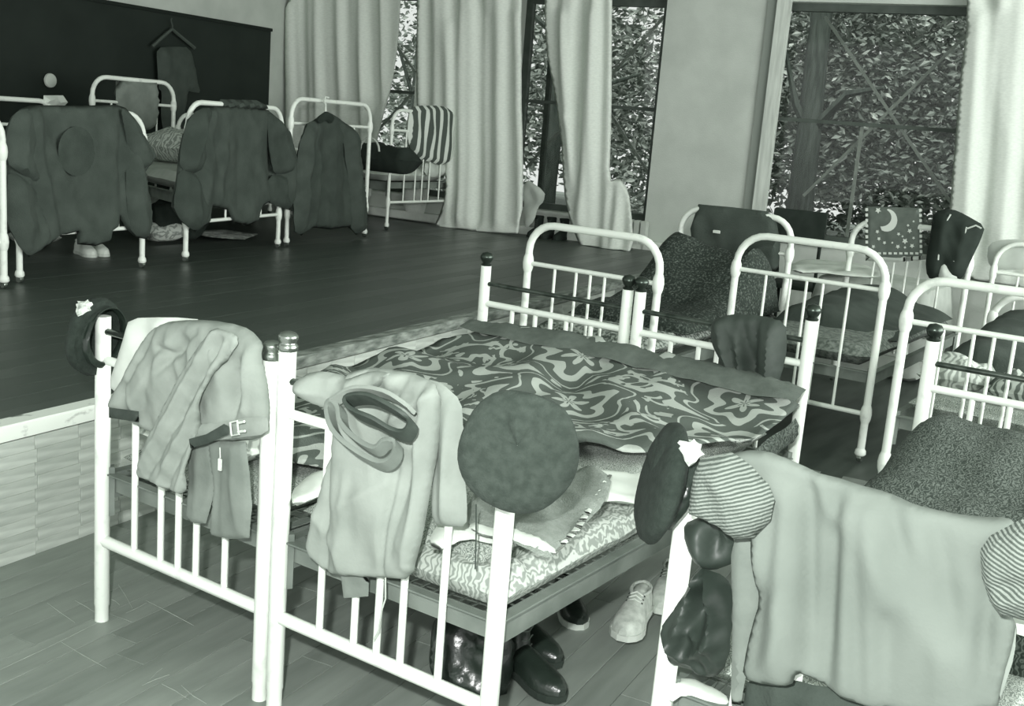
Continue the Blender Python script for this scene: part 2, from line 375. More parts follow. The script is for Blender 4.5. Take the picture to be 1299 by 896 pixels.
# timber post against the pier, left of window 3
struct(MB().rbox(R(-.225, VW-.02, 1.95), (.125, .08, 3.9), AX, .008), 'trim_3', WOOD)
struct(MB().box(R(-.335, VW-.012, 1.95), (.09, .03, 3.9), AX), 'trim_4', mat('shaded_trim', 138, .8))  # flat strip for the reveal by the pier, its shade put in the colour

# ------------------------------------------------------------------ trees outside
LEAF = [mat('leaf_dark', 108, .8, 120, scale=2), mat('leaf_mid', 122, .8, 140, scale=2), mat('leaf_light', 156, .7, 178, scale=2)]
BARK = mat('bark', 52, .9, 80, scale=8, stretch=(3, 3, .5), bump=.6)
def tree(u, v, r, h, lean, label, crowns, n, seed, m=BARK):
    rnd = random.Random(seed); L = R(u, v, 0); t = thing('tree', L, label, 'tree', None)
    pts = [R(u+lean*k/6+rnd.uniform(-.03, .03), v, h*k/6) for k in range(7)]
    MB().tube(pts, [r*(1-.09*k) for k in range(7)], 9).obj('trunk', m, t)
    for k in range(5):
        a = pts[2+k % 4]; e = a+WD*rnd.uniform(-1.4, 1.4)+SD*rnd.uniform(-.4, .4)+Vector((0, 0, rnd.uniform(.5, 1.4))); md = (a+e)/2+Vector((0, 0, rnd.uniform(-.15, .25)))
        MB().tube([a, md, e], [r*.4, r*.28, r*.12], 6).obj('branch', m, t)
    for li in range(3):
        mb = MB(); leaves(mb, crowns, n[li], rnd)
        o = mb.obj('foliage', LEAF[li], t, False); o['kind'] = 'stuff'
    return t
def leaves(mb, crowns, n, rnd, sz=.052):
    for _ in range(n):
        cu, cv, cz, ru, rv, rz = rnd.choice(crowns)
        while True:
            x, y, z = rnd.uniform(-1, 1), rnd.uniform(-1, 1), rnd.uniform(-1, 1)
            if x*x+y*y+z*z < 1: break
        c = R(cu+x*ru, cv+y*rv, cz+z*rz); s = sz*rnd.uniform(.6, 1.5)
        a = Vector((rnd.gauss(0, 1), rnd.gauss(0, 1), rnd.gauss(0, .5))).normalized(); b = a.orthogonal().normalized(); q = rnd.uniform(0, 6.28)
        b = (Matrix.Rotation(q, 3, a) @ b); k = len(mb.v); nn = a.cross(b)*s*.15
        mb.v += [c-a*s, c+b*s*.45+nn, c+a*s, c-b*s*.45+nn]; mb.f += [(k, k+1, k+2), (k, k+2, k+3)]
struct(MB().box(R(-1, 15, .1), (30, 12.4, .2), AX), 'ground', mat('yard_ground', 90, .9, 120, scale=1.5))
tree(-.35, 10.6, .17, 5.5, .0, 'thick trunked tree outside the right-hand window', [(.2, 11.6, 2.6, 1.6, .6, 1.7)], (3800, 3200, 1200), 1)
tree(1.2, 12.2, .06, 5.5, .35, 'thin leaning tree outside right-hand window, right of the thick trunk', [(1.2, 12.4, 2.1, 2.2, .8, 2.2)], (6400, 5200, 2000), 2)
tree(.35, 13.2, .08, 6, .3, 'slender tree behind the thick trunked tree outside the right-hand window', [(-.5, 13.6, 3., 2.4, .6, 2.4)], (5600, 4600, 2000), 3)
tree(-3.7, 10.9, .13, 5.5, .1, 'dark trunked tree outside the middle window beside the left curtain', [(-3.3, 11.8, 2.6, 1.6, .6, 2.0)], (1500, 1300, 900), 4)
tree(-2.3, 12.5, .05, 5.5, .5, 'thin branching tree outside the middle window near the pier', [(-2.2, 13., 2.2, 2.0, .8, 2.2)], (1900, 1600, 1100), 5)
tree(-6.6, 12.0, .08, 5.5, .2, 'tree seen through the gap between the left curtains', [(-6.4, 12.6, 2.2, 2.0, .8, 2.2)], (1800, 1500, 900), 6)
hd = thing('hedge', R(-2, 16.5, 0), 'dense shrub thicket filling the view behind the trees outside', 'hedge')
for li in range(3):
    mb = MB(); leaves(mb, [(-9+k*1.5, 16.8, 1.6+.5*(k % 3), 1.3, .6, 1.9) for k in range(12)], (5200, 4600, 2600)[li], random.Random(20+li), .12); mb.obj('foliage', LEAF[li], hd, False)['kind'] = 'stuff'

# ================================================================== BEDS
def lerp(a, b, t): return a+(b-a)*t
FR = (.22, .39, .5, .61, .78)
def tube(name, root, a, b, r, m, n=8): return MB().tube([a, b], r, n).obj(name, m, root)
def V2(p, z): return Vector((p[0], p[1], z))
def end_knob(root, P, Q, z0, h=1.035, rod=.955, rail=.865, low=.275, bars=FR, knobs=(1, 1), r=.024, lean=((0, 0), (0, 0)), foot=None):
    def at(p, l, z): return Vector((p[0]+l[0]*(z-.0)/h, p[1]+l[1]*z/h, z0+z))
    for p, l, kn in ((P, lean[0], knobs[0]), (Q, lean[1], knobs[1])):
        MB().tube([at(p, l, 0), at(p, l, .05), at(p, l, .055), at(p, l, h)], [r*.92, r*.92, r, r], 12).obj('post', WHITE, root)
        if kn:
            c = at(p, l, h)
            MB().lathe([(.022, 0), (.026, .006), (.016, .013), (.024, .022), (.030, .036), (.030, .044), (.022, .058), (.0005, .064)] if c.y > 1 else [(.024, 0), (.0275, .005), (.0285, .014), (.024, .020), (.0225, .026), (.027, .032), (.0275, .042), (.020, .050), (.008, .054), (.0005, .055)], c, n=16).obj('finial', mat('dark_knob', 70, .3, metal=.8) if c.y > 1 else KNOB, root)
    A = lambda z, t: at(P, lean[0], z).lerp(at(Q, lean[1], z), t)
    tube('top_rod', root, A(rod, 0), A(rod, 1), .0105, STEEL)
    tube('cross_rail', root, A(rail, 0), A(rail, 1), .0145, WHITE)
    tube('bottom_rail', root, A(low, 0), A(low, 1), .019, WHITE)
    for t in bars: tube('bar', root, A(low, t), A(rail, t), .0105, WHITE, 8)
def end_arch(root, P, Q, z0, crown=1.17, joint=.95, low=.27, rc=.15, r=.021, bars=FR, barlow=None, caster=True, m=None):
    m = m or WHITE; P = Vector((P[0], P[1], 0)); Q = Vector((Q[0], Q[1], 0)); X = (Q-P).normalized(); wdt = (Q-P).length; rc = min(rc, wdt*.3)
    pts = [P+Vector((0, 0, z0+(.05 if caster else 0))), P+Vector((0, 0, z0+joint))]
    for k in range(7):
        a = pi/2*k/6; pts.append(P+X*(rc-rc*cos(a))+Vector((0, 0, z0+crown-rc+rc*sin(a))))
    for k in range(7):
        a = pi/2*k/6; pts.append(Q-X*(rc-rc*sin(a))+Vector((0, 0, z0+crown-rc+rc*cos(a))))
    pts += [Q+Vector((0, 0, z0+joint)), Q+Vector((0, 0, z0+(.05 if caster else 0)))]
    MB().tube(pts, r, 10).obj('arched_tube', m, root)
    A = lambda z, t: P.lerp(Q, t)+Vector((0, 0, z0+z))
    tube('cross_rail', root, A(joint, 0), A(joint, 1), .013, m)
    tube('bottom_rail', root, A(low, 0), A(low, 1), .014, m)
    for e in (0, 1):
        for z in (joint, low):
            MB().lathe([(r*1.02, -.05), (r*1.35, -.03), (r*1.5, 0), (r*1.35, .03), (r*1.02, .05)], A(z, e), n=12).obj('joint_collar', m, root)
        if caster:
            c = MB(); c.lathe([(r*1.1, 0), (r*1.5, .01), (r*1.4, .03), (r*.9, .045), (r*.8, .06)], A(.035, e), n=10); c.obj('caster_socket', m, root)
            MB().lathe([(.008, -.012), (.02, -.012), (.0225, 0), (.02, .012), (.008, .012)], A(.0225, e), axis=X, n=12).obj('caster', KNOB, root)
    for t in bars: tube('bar', root, A(low, t), A(joint, t), .0085, m, 8)
def frame(root, a, b, c, d, z0, zt=.50, hgt=.085, ins=.02, mesh=True, m=None):
    """a,b near corners, c,d far corners (left,right)"""
    m = m or FRAME; a, b, c, d = [Vector((p[0], p[1], 0)) for p in (a, b, c, d)]; Z = Vector((0, 0, 1))
    def bar(p, q, nm, h, w=.03):
        x = (q-p).normalized(); y = Z.cross(x); mm = MB(); cc = (p+q)/2
        mm.box(cc+Z*(z0+zt-h/2), ((q-p).length, .006, h), (x, y, Z)); mm.box(cc+Z*(z0+zt-.003)+y*w/2*(1), ((q-p).length, w, .005), (x, y, Z)); mm.obj(nm, m, root, False)
    X = (b-a).normalized(); Y = (c-a).normalized()
    a2, b2, c2, d2 = a+X*ins+Y*.03, b-X*ins+Y*.03, c+X*ins-Y*.03, d-X*ins-Y*.03
    bar(a2, c2, 'side_rail', hgt); bar(d2, b2, 'side_rail', hgt); bar(b2, a2, 'end_rail', hgt*.75); bar(c2, d2, 'end_rail', hgt*.75)
    for p, q in ((a, a2), (b, b2), (c, c2), (d, d2)):
        MB().box((p+q)/2+Z*(z0+zt-.06), (max(.02, (q-p).length), .03, .16), ((q-p).normalized(), Z.cross((q-p).normalized()), Z)).obj('bracket', m, root, False)
    if mesh:
        mm = MB(); Lx = (b2-a2).length; Ly = (c2-a2).length
        P = lambda s, t, z: a2.lerp(b2, s).lerp(c2.lerp(d2, s), t)+Z*(z0+zt+z)
        nx, ny = int(Lx/.04), int(Ly/.045)
        for i in range(nx+1):
            mm.tube([P(i/nx, 0, -.004), P(i/nx, .5, -.02), P(i/nx, 1, -.004)], .0028, 4, False)
        for j in range(ny+1):
            mm.tube([P(0, j/ny, -.004), P(.5, j/ny, -.02), P(1, j/ny, -.004)], .0028, 4, False)
        o = mm.obj('spring_mesh', SPRING, root, False); o['kind'] = 'stuff'
def slab(P, sx, sy, X, Y, z0, z1, ex=.06, nz=.01, res=.05, sag=None, seed=0, noz=6):
    """soft rounded slab on a rectangle: P corner, X,Y unit dirs"""
    P = Vector((P[0], P[1], 0)); Z = Vector((0, 0, 1)); nx = max(6, int(sx/res)); ny = max(6, int(sy/res)); mb = MB(); idx = {}
    zm = (z0+z1)/2; hh = (z1-z0)/2
    def prof(i, n, L):
        d = min(i, n-i)/n*L; return min(1, d/ex)
    for side in (1, -1):
        for j in range(ny+1):
            for i in range(nx+1):
                rim = i in (0, nx) or j in (0, ny)
                if rim and side == -1: idx[(side, i, j)] = idx[(1, i, j)]; continue
                e = prof(i, nx, sx); f = prof(j, ny, sy); h = hh*sqrt(max(0, 1-(1-e)**2))*sqrt(max(0, 1-(1-f)**2))
                p = P+X*(sx*i/nx)+Y*(sy*j/ny); q = noise.noise(Vector((p.x*noz+seed, p.y*noz, seed)))*nz
                z = zm+side*h+(q if side == 1 else 0)*(1 if not rim else .3)
                if sag and side == 1: z += sag(i/nx, j/ny)*(e*f)
                w = noise.noise(Vector((p.x*3, p.y*3, seed+9)))*.012
                idx[(side, i, j)] = len(mb.v); mb.v.append(p+X*w*(1-e)+Y*w*(1-f)+Z*(z if side == -1 else max(z, zm-hh*.4)))
    for j in range(ny):
        for i in range(nx):
            mb.f.append((idx[(1, i, j)], idx[(1, i+1, j)], idx[(1, i+1, j+1)], idx[(1, i, j+1)]))
            mb.f.append((idx[(-1, i, j)], idx[(-1, i, j+1)], idx[(-1, i+1, j+1)], idx[(-1, i+1, j)]))
    return mb
XA, YA, ZA = Vector((1, 0, 0)), Vector((0, 1, 0)), Vector((0, 0, 1))

# --- front pair of beds
A0, A1, B0, B1 = (0, 0), (.73, 0), (.789, 0), (1.519, 0)
bedA = thing('iron_bed', (.365, 1, 0), 'white iron bed on the left of the front pair, beret on its left post', 'bed')
end_knob(bedA, A0, A1, 0, knobs=(0, 1), h=1.0); end_knob(bedA, (0, 2), (.73, 2), 0); frame(bedA, A0, A1, (0, 2), (.73, 2), 0)
bedB = thing('iron_bed', (1.154, 1, 0), 'white iron bed on the right of the front pair, round beret on its corner post', 'bed')
end_knob(bedB, B0, B1, 0, knobs=(1, 0)); end_knob(bedB, (.789, 2), (1.519, 2), 0); frame(bedB, B0, B1, (.789, 2), (1.519, 2), 0)
E0, E1 = (1.965, 0), (2.70, 0)
bedE = thing('iron_bed', (2.33, 1, 0), 'white iron bed at the right edge with a pale shirt and knitwear over its foot', 'bed')
end_knob(bedE, E0, E1, 0, knobs=(0, 1), h=1.0, lean=((.01, 0), (0, 0))); end_knob(bedE, (1.965, 2), (2.70, 2), 0); frame(bedE, E0, E1, (1.965, 2), (2.70, 2), 0)
# --- second row
bedC = thing('iron_bed', (-.08, 4.1, 0), 'white arched iron bed with a furry dark blanket heaped on it', 'bed')
C0, C1, C2, C3 = (-.46, 3.05), (.345, 3.05), (-.49, 5.0), (.31, 5.0)
end_arch(bedC, C0, C1, 0, 1.145, .925); end_arch(bedC, C2, C3, 0, 1.2, .97); frame(bedC, C0, C1, C2, C3, 0, mesh=False)
bedD = thing('iron_bed', (.83, 4.9, 0), 'white arched iron bed whose far end carries the moon and stars cloth', 'bed')
D0, D1, D2, D3 = (.40, 3.93), (1.245, 3.93), (.42, 5.93), (1.24, 5.93)
end_arch(bedD, (.385, 3.95), D1, 0, 1.16, .955, rc=.17); end_arch(bedD, D2, D3, 0, 1.19, .97); frame(bedD, D0, D1, D2, D3, 0, mesh=False)
bedF = thing('iron_bed', (1.96, 4.05, 0), 'white arched iron bed behind the knobbed bed at the right edge', 'bed')
F0, F1, F2, F3 = (1.60, 3.05), (2.36, 3.05), (1.60, 5.05), (2.36, 5.05)
end_arch(bedF, F0, F1, 0, 1.14, .94, rc=.15); end_arch(bedF, F2, F3, 0, .9, .75); frame(bedF, F0, F1, F2, F3, 0, mesh=False)
bedG = thing('iron_bed', (1.85, 7.1, 0), 'farthest arched iron bed by the right-hand curtain', 'bed')
G0, G1, G2, G3 = (1.36, 6.15), (2.1, 6.15), (1.4, 7.9), (2.12, 7.9)
end_arch(bedG, G0, G1, 0, 1.14, .93, r=.017); end_arch(bedG, G2, G3, 0, .9, .75, r=.017); frame(bedG, G0, G1, G2, G3, 0, mesh=False)

# --- stage row
def fp(q): P = hit(q, Vector((0, 0, ZH)), ZA); return P
def stage_bed(l, r, label, crown, joint, length=1.95, r_=.019, back=None, low=.28, near='arch', skew=.34, headpx=None, **k):
    a = fp(l); b = fp(r); X = (b-a).normalized(); Y = Vector((-X.y, X.x, 0))
    if Y.dot(WD) > 0: Y = -Y
    Y = (-WD+SD*skew).normalized(); c = a+Y*length; d = b+Y*length
    if headpx:
        hu = R(a.dot(WD)-length*.93, 0); c, d = [hit((px, 140), hu, WD) for px in headpx]; c.z = d.z = 0
    c.z = d.z = ZH; t = thing('iron_bed', (a+b+c+d)/4, label, 'bed')
    end_arch(t, a, b, ZH, crown, joint, low, r=r_, **k)
    if back: end_arch(t, c, d, ZH, back[0], back[1], low, r=r_)
    frame(t, a, b, c, d, ZH, mesh=False, zt=.48)
    return t, a, b, c, d
S1 = stage_bed((25, 359), (180, 340), 'stage bed nearest the left edge under a spread dark jacket', 1.025, .85, back=(1.04, .85), skew=.45)
S2 = stage_bed((235, 332), (352, 315), 'stage bed in the middle of the row under a spread dark jacket', 1.13, .93, back=(1.27, 1.07), headpx=(117, 220))
S3 = stage_bed((363, 313), (462, 301), 'stage bed with a dark jacket hung on a hanger', 1.22, 1.02, back=(1.0, .85), skew=.3, length=1.8)
S4 = stage_bed((490, 292), (570, 287), 'stage bed nearest the windows with a striped towel', 1.2, 1.0, length=1.5, skew=0, back=(.7, .6), r_=.017)
# bed cut by the left edge of the photo
a = fp((5, 366)); t0 = thing('iron_bed', a-SD*.45-WD*1, 'stage bed cut off by the left edge of the photo', 'bed'); b = a-SD*.85
end_arch(t0, b, a, ZH, 1.0, .78); end_arch(t0, b-WD*1.95, a-WD*1.95, ZH, 1.06, .85, m=FRAME); frame(t0, b, a, b-WD*1.95, a-WD*1.95, ZH, mesh=False, zt=.48)
h0, h1 = S2[3], S2[4]; h0 = Vector((h0.x, h0.y, 0)); h1 = Vector((h1.x, h1.y, 0))

# ================================================================== SOFT GOODS
TICK = mat('mattress_ticking', 112, .9, 168, kind='swirl', scale=36, distort=16, lo=.35, hi=.62)
TICK2 = mat('quilt_floral_light', 140, .85, 196, kind='swirl', scale=9, distort=9, lo=.2, hi=.7)
TICK3 = mat('quilt_frond_print', 128, .85, 172, kind='swirl', scale=20, distort=9, lo=.25, hi=.75)
FLORAL = mat('floral_wool', 88, .95, 168, kind='floral', scale=1.9, lo=.44, hi=.50, bump=.3, bscale=160)
PLAINW = mat('plain_wool', 90, .95, 100, scale=30, bump=.3, bscale=180)
SHEET = mat('white_sheet', 196, .85, 210, scale=6)
SHEET2 = mat('ivory_sheet', 172, .9, 188, scale=6)
FUR = mat('furry_blanket', 46, .95, 104, scale=75, lo=.5, hi=.72, bump=1, bscale=70)
RELIEF = mat('relief_blanket', 58, .95, 102, kind='swirl', scale=26, distort=14, lo=.35, hi=.85, bump=.6, bscale=90)
KHAKI = mat('pale_khaki', 130, .9, 146, scale=9, bump=.1, bscale=120)
KHAKI2 = mat('mid_khaki', 108, .9, 124, scale=9, bump=.1, bscale=120)
KHAKI3 = mat('light_khaki', 134, .9, 148, scale=9, bump=.1, bscale=120)
BLACKISH = mat('black_cloth', 34, .9, 44, scale=9)
DARKW = mat('dark_wool', 52, .95, 62, scale=40, bump=.3, bscale=200)
DKCOAT = mat('dark_coat', 56, .92, 66, scale=8, bump=.3, bscale=120)
DKCOAT2 = mat('dark_coat_b', 62, .92, 72, scale=8, bump=.3, bscale=120)
NYLON = mat('dark_nylon', 38, .5, 58, scale=6, spec=.35)
LEATHER = mat('black_leather', 30, .3, 42, scale=10, spec=.6, bump=.2, bscale=60)
BELT = mat('dark_belt', 66, .6, 54, scale=30)
TOWEL = mat('grey_towel', 122, .95, 134, scale=60, bump=.5, bscale=220)
BERETW = mat('beret_wool', 52, .95, 64, scale=50, bump=.35, bscale=220)
BERETD = mat('beret_wool_dark', 36, .95, 46, scale=50, bump=.35, bscale=220)
BADGE = mat('pale_badge', 150, .5, 215, scale=60, bump=.6, bscale=70)
CANVAS = mat('pale_canvas', 168, .85, 200, scale=30, bump=.3, bscale=150)
RUBBER = mat('rubber_sole', 176, .7, 190, scale=20)
def knit(name, v1, v2, ang, sc):
    m = mat(name, v1, .95, v2, kind='wave', scale=sc, distort=1.0, lo=.35, hi=.7, bump=.5, bscale=140)
    for n in m.node_tree.nodes:
        if n.type == 'MAPPING': n.inputs['Rotation'].default_value = ang
        if n.type == 'TEX_WAVE': n.bands_direction = 'Z'
    return m
KNIT = knit('ribbed_knit', 80, 134, (0, radians(22), 0), 42)
KNIT2 = knit('ribbed_knit_b', 78, 134, (0, radians(-16), 0), 42)
def hplane(z0, sl=0, y0=0): n = Vector((0, -sl, 1)).normalized(); return (Vector((0, y0, z0)), n)

# --- mattresses
def mattress(P, sx, sy, X, Y, z0, z1, m, label, group=None, nz=.012, **k):
    mb = slab(P, sx, sy, X, Y, z0, z1, nz=nz, **k); return solo(mb, 'mattress', m, label, 'mattress', group)
mattress((.03, .06), .67, 1.88, XA, YA, .505, .585, TICK, 'thin patterned mattress on the left bed of the front pair', seed=1)
mattress((.81, .05), .62, 1.89, XA, YA, .53, .63, TICK, 'swirl patterned mattress showing at the near right corner of the front bed', seed=2)
mattress((2.0, .06), .67, 1.88, XA, YA, .505, .585, TICK, 'mattress on the bed at the right edge beneath the relief blanket', seed=3)
solo(slab((1.0, .02), .52, .95, XA, YA, .508, .60, ex=.05, nz=.03, noz=14, seed=8, res=.02), 'quilt', TICK3, 'bunched pale floral quilt corner on the near right end of the front bed', 'quilt')
# --- big patterned blanket over the front pair
V = lambda x, y, z=.6: Vector((x, y, z+.06*y))
bl_out = [V(-.03, 1.97), V(.72, 1.97), V(.79, 1.97), V(1.55, 1.97), V(1.58, 1.55), V(1.50, 1.22), V(1.36, .98), V(1.15, .92), V(.98, .55), V(.80, .42), V(.70, .20), V(-.02, .22), V(-.05, 1.0)]
def bl_bend(x, y): return 0
n_ = Vector((0, -.06, 1)).normalized()
fl_folds = [(V(.76, .3), V(.76, 1.9), -.022, .05), (V(.2, .9), V(.6, 1.5), .012, .06), (V(1.1, 1.1), V(1.45, 1.7), .014, .06), (V(0, 1.93), V(1.5, 1.93), .045, .10), (V(.3, .5), V(.1, 1.3), .01, .05), (V(.9, 1.6), V(1.2, 1.0), .012, .05)]
mb = cloth(bl_out, (Vector((0, 0, .612)), n_), th=.008, edge=.01, folds=fl_folds, nz=.03, nscale=3.5, res=.03)
bt = solo(mb, 'blanket', FLORAL, 'big wool blanket with pale scroll and flower pattern spread over the front pair of beds', 'blanket')
solo(cloth([V(-.02, 1.965), V(1.56, 1.965), V(1.57, 1.76), V(.8, 1.80), V(.0, 1.80)], (Vector((0, 0, .650)), n_), th=.01, edge=.02, folds=[(V(0, 1.93), V(1.5, 1.93), .03, .10)], nz=.012, res=.03), 'blanket_border', PLAINW, 'plain grey folded border of blanket along the far end of the front pair of beds', 'blanket')
# hanging hem at the far right corner
solo(cloth([(955, 572), (1000, 540), (1012, 528), (1010, 560), (990, 572), (965, 600), (950, 592)], plane((1.585, 1.2), (1.585, 2.0)), th=.012, edge=.02, res=.02, nz=.01), 'blanket_fold', RELIEF, 'turned down fold of blanket hanging off the far right corner of the front bed', 'blanket')
# pale towel and white sheet on bed B
hp = hplane(.684)
solo(cloth([(592, 632), (640, 610), (700, 618), (745, 590), (778, 604), (768, 640), (738, 668), (706, 704), (690, 706), (640, 688), (596, 676)], hp, th=.006, edge=.01, nz=.014, nscale=6, res=.015, folds=[((700, 640), (640, 690), .012, .03)]), 'towel', TOWEL, 'grey bordered towel laid on the front bed beneath the hanging round beret', 'towel')
for q in ([(778, 604), (771, 602), (731, 668), (698, 704), (706, 706), (740, 670)], [(706, 706), (703, 697), (640, 680), (596, 668), (596, 677), (645, 692)]):
    o = cloth(q, hp, th=.004, edge=.004, off=.007, nz=.014, nscale=6, res=.012, folds=[((700, 640), (640, 690), .012, .03)]).obj('towel_border', SHEET2, bpy.data.objects['towel'])
    o.location = -bpy.data.objects['towel'].location
solo(cloth([(745, 596), (790, 598), (838, 606), (846, 636), (812, 641), (786, 634), (764, 636), (740, 625)], hplane(.655), th=.012, edge=.03, nz=.01, res=.02), 'sheet', SHEET, 'white sheet edge folded out from under the patterned blanket, right of the round beret', 'sheet')
solo(cloth([(590, 640), (640, 640), (705, 668), (690, 678), (630, 690), (592, 682), (548, 700), (545, 676)], hplane(.655), th=.01, edge=.02, nz=.01, res=.02), 'sheet', SHEET, 'white sheet under the grey towel left of the corner post', 'sheet')
solo(cloth([(368, 624), (392, 604), (418, 596), (421, 622), (394, 634), (372, 644)], hplane(.615), th=.012, edge=.02, nz=.01, res=.015), 'sheet', SHEET, 'rolled white sheet edge between the trousers and the middle double posts', 'sheet')
mb = slab((.05, .08), .42, .30, XA, YA, .58, .68, ex=.15, nz=.01, seed=12, res=.03); solo(mb, 'pillow', TICK2, 'pale pillow corner under the hanging jacket on the left front bed', 'pillow')

# --- berets
def beret(C, axis, up, label, m, root_d=None, rad=.128, thick=.055, badge=None, sag=.02, lining=True):
    A = axis.normalized(); X = (up-A*up.dot(A)).normalized(); Y = A.cross(X); t = thing('beret', C-Vector((0, 0, rad)), label, 'beret')
    def P(rr, h, w):
        n_ = 1+.06*noise.noise(Vector((cos(w)*1.6+C.x*3, sin(w)*1.6, h*8))); s = sag*(-cos(w))*max(0, (rr-.06)/.07)
        crease = -.016*exp(-((w-.42)/.13)**2)-.014*exp(-((w-5.75)/.16)**2)+.006*exp(-((w-.08)/.2)**2)-.008*exp(-((w-1.3)/.1)**2)
        return C+X*(cos(w)*rr*n_-.012*(rr > .09))+Y*(sin(w)*rr*n_)+A*(h-s*.3+(crease*min(1, rr/.05)*max(0, 1-rr/.13) if h > thick*.55 else 0))
    prof = [(.086, -.006), (.088, .0), (.094, .012), (.115, .016), (rad*.97, .024), (rad, thick*.55), (rad*.96, thick*.82), (rad*.8, thick), (rad*.55, thick*1.08), (rad*.3, thick*1.1), (.0004, thick*1.1)]
    # inside surface
    inner = [(.004, thick*.98), (rad*.5, thick*.96), (rad*.85, thick*.85), (rad*.93, thick*.55), (rad*.88, .026), (.09, .016), (.084, .002), (.083, -.006)]
    n = 44; mb = MB(); allp = inner+prof
    mb.grid(lambda i, j: P(allp[j][0], allp[j][1], 2*pi*i/n), n, len(allp), close_u=True); mb.obj('crown', m, t)
    b = MB(); bp = [(.0865, -.012), (.0885, -.012), (.0915, -.004), (.0915, .010), (.088, .012), (.084, .008), (.083, -.004), (.0845, -.012)]
    b.grid(lambda i, j: P(bp[j % 8][0], bp[j % 8][1], 2*pi*i/n), n, 9, close_u=True); b.obj('leather_band', LEATHER, t)
    if badge is not None:
        Yc = (-FWD - A*(-FWD).dot(A)); Yc = (Yc - X*Yc.dot(X)).normalized(); w = badge
        N = (X*sin(w)+Yc*cos(w)); c2 = C+N*(rad-.001)+A*(thick*.42); S = (X-N*X.dot(N)).normalized(); T = N.cross(S); sh = MB(); out = []
        shape = [(0, -.030), (.010, -.020), (.016, -.006), (.026, .004), (.020, .010), (.030, .016), (.006, .020), (0, .030), (-.008, .022), (-.018, .024), (-.016, .010), (-.026, .002), (-.016, -.006), (-.010, -.020)]
        k = len(shape)
        for z in (-.008, .003): 
            for (x, y) in shape: sh.v.append(c2+T*x+S*(y-.004)+N*z)
        sh.v.append(c2+N*.009)
        for i in range(k): sh.f += [(i, (i+1) % k, k+(i+1) % k, k+i), (k+i, k+(i+1) % k, 2*k)]
        sh.obj('badge', BADGE, t, False)
    return t
TOC = -FWD
pB = Vector((1.519, 0, 1.035))
cB = hit((659, 566), pB+TOC*.04, FWD)
beret(cB, (TOC*1.0+UPV*.10-RGT*.10), UPV, 'round dark beret seen flat on, hung over the corner post of the front bed', BERETW, rad=.138, thick=.05)
cE = hit((862, 612), Vector((1.96, 0, .95)), FWD)
beret(cE-RGT*.002, (-RGT*.93+UPV*.30+TOC*.10), UPV*.9+RGT*.36, 'dark beret with pale badge hung on the right-hand bed post beside knitwear', BERETD, rad=.133, thick=.058, badge=.62)
cA = hit((134, 424), Vector((0, 0, 1.0)), FWD)
beret(cA, (-RGT*.88+UPV*.20-TOC*.26), UPV*.95+RGT*.25, 'dark beret with pale badge hung on the far left bed post by the stage', BERETD, rad=.122, thick=.06, badge=.62)
# --- clothes on the front beds
pA = plane((0, 0), (.73, 0)); pBp = plane((.789, 0), (1.519, 0)); pE = plane((1.965, 0), (2.7, 0))
def off(pl, d): return (pl[0]+pl[1]*d, pl[1])
def part(o_mb, name, m, root, label=None): return o_mb.obj(name, m, root, True, None, label)
# white shirt under the jacket
solo(cloth([(164, 404), (215, 402), (262, 406), (240, 440), (205, 480), (168, 497), (150, 500), (138, 490), (150, 450), (158, 425)], off(pA, .03), th=.012, edge=.03, nz=.008, folds=[((210, 405), (160, 490), .008, .03)]), 'shirt', SHEET, 'white shirt hanging over the left front bed beside the beret', 'shirt')
jk = thing('field_jacket', (.4, -.05, .55), 'pale field jacket with belt and buckle folded over the left front bed', 'jacket')
part(cloth([(205, 409), (250, 405), (290, 408), (318, 418), (334, 436), (333, 452), (338, 500), (340, 545), (330, 557), (290, 561), (262, 562), (240, 560), (200, 553), (150, 524), (139, 514), (152, 490), (172, 455), (188, 425)], off(pA, .04), th=.026, edge=.03, nz=.010, nscale=9, plump=.012, res=.008,
     folds=[((205, 420), (165, 500), -.014, .008), ((262, 420), (215, 470), -.016, .010), ((300, 425), (262, 500), .016, .012), ((326, 450), (318, 520), .016, .010), ((310, 470), (306, 535), -.014, .007), ((215, 440), (240, 448), -.016, .008), ((240, 415), (175, 520), .014, .03), ((290, 415), (300, 500), .014, .03), ((320, 440), (300, 540), -.012, .02), ((215, 440), (190, 520), -.012, .02), ((260, 430), (250, 520), .012, .025)]), 'body', KHAKI, jk)
part(cloth([(272, 414), (300, 424), (302, 440), (276, 470), (258, 505), (248, 545), (240, 590), (236, 629), (212, 622), (190, 611), (171, 604), (182, 570), (200, 530), (226, 480), (250, 440)], off(pA, .10), th=.009, edge=.012, nz=.005, nscale=14, res=.007,
     folds=[((275, 420), (182, 590), .014, .008), ((285, 430), (190, 605), -.014, .006), ((290, 436), (204, 612), .014, .008), ((294, 440), (214, 618), -.014, .006), ((296, 446), (228, 622), .014, .009)]), 'sleeve', KHAKI3, jk)
part(cloth([(238, 560), (268, 560), (276, 600), (268, 640), (262, 664), (248, 664), (238, 656), (240, 610)], off(pA, .045), th=.010, edge=.012, rnd=0, nz=.006, res=.009, folds=[((255, 565), (252, 655), .008, .02)]), 'skirt_flap', KHAKI2, jk)
part(cloth([(266, 560), (312, 560), (318, 600), (321, 640), (316, 683), (290, 684), (268, 679), (270, 620)], off(pA, .06), th=.010, edge=.012, rnd=0, nz=.006, res=.009, folds=[((300, 565), (306, 670), .010, .02), ((280, 570), (280, 675), -.006, .02)]), 'skirt_flap', KHAKI2, jk)
part(cloth([(138, 517), (176, 522), (176, 536), (138, 530)], off(pA, .085), th=.005, edge=.006, nz=.002, rnd=0, res=.01), 'belt', BELT, jk, 'dark webbing belt end')
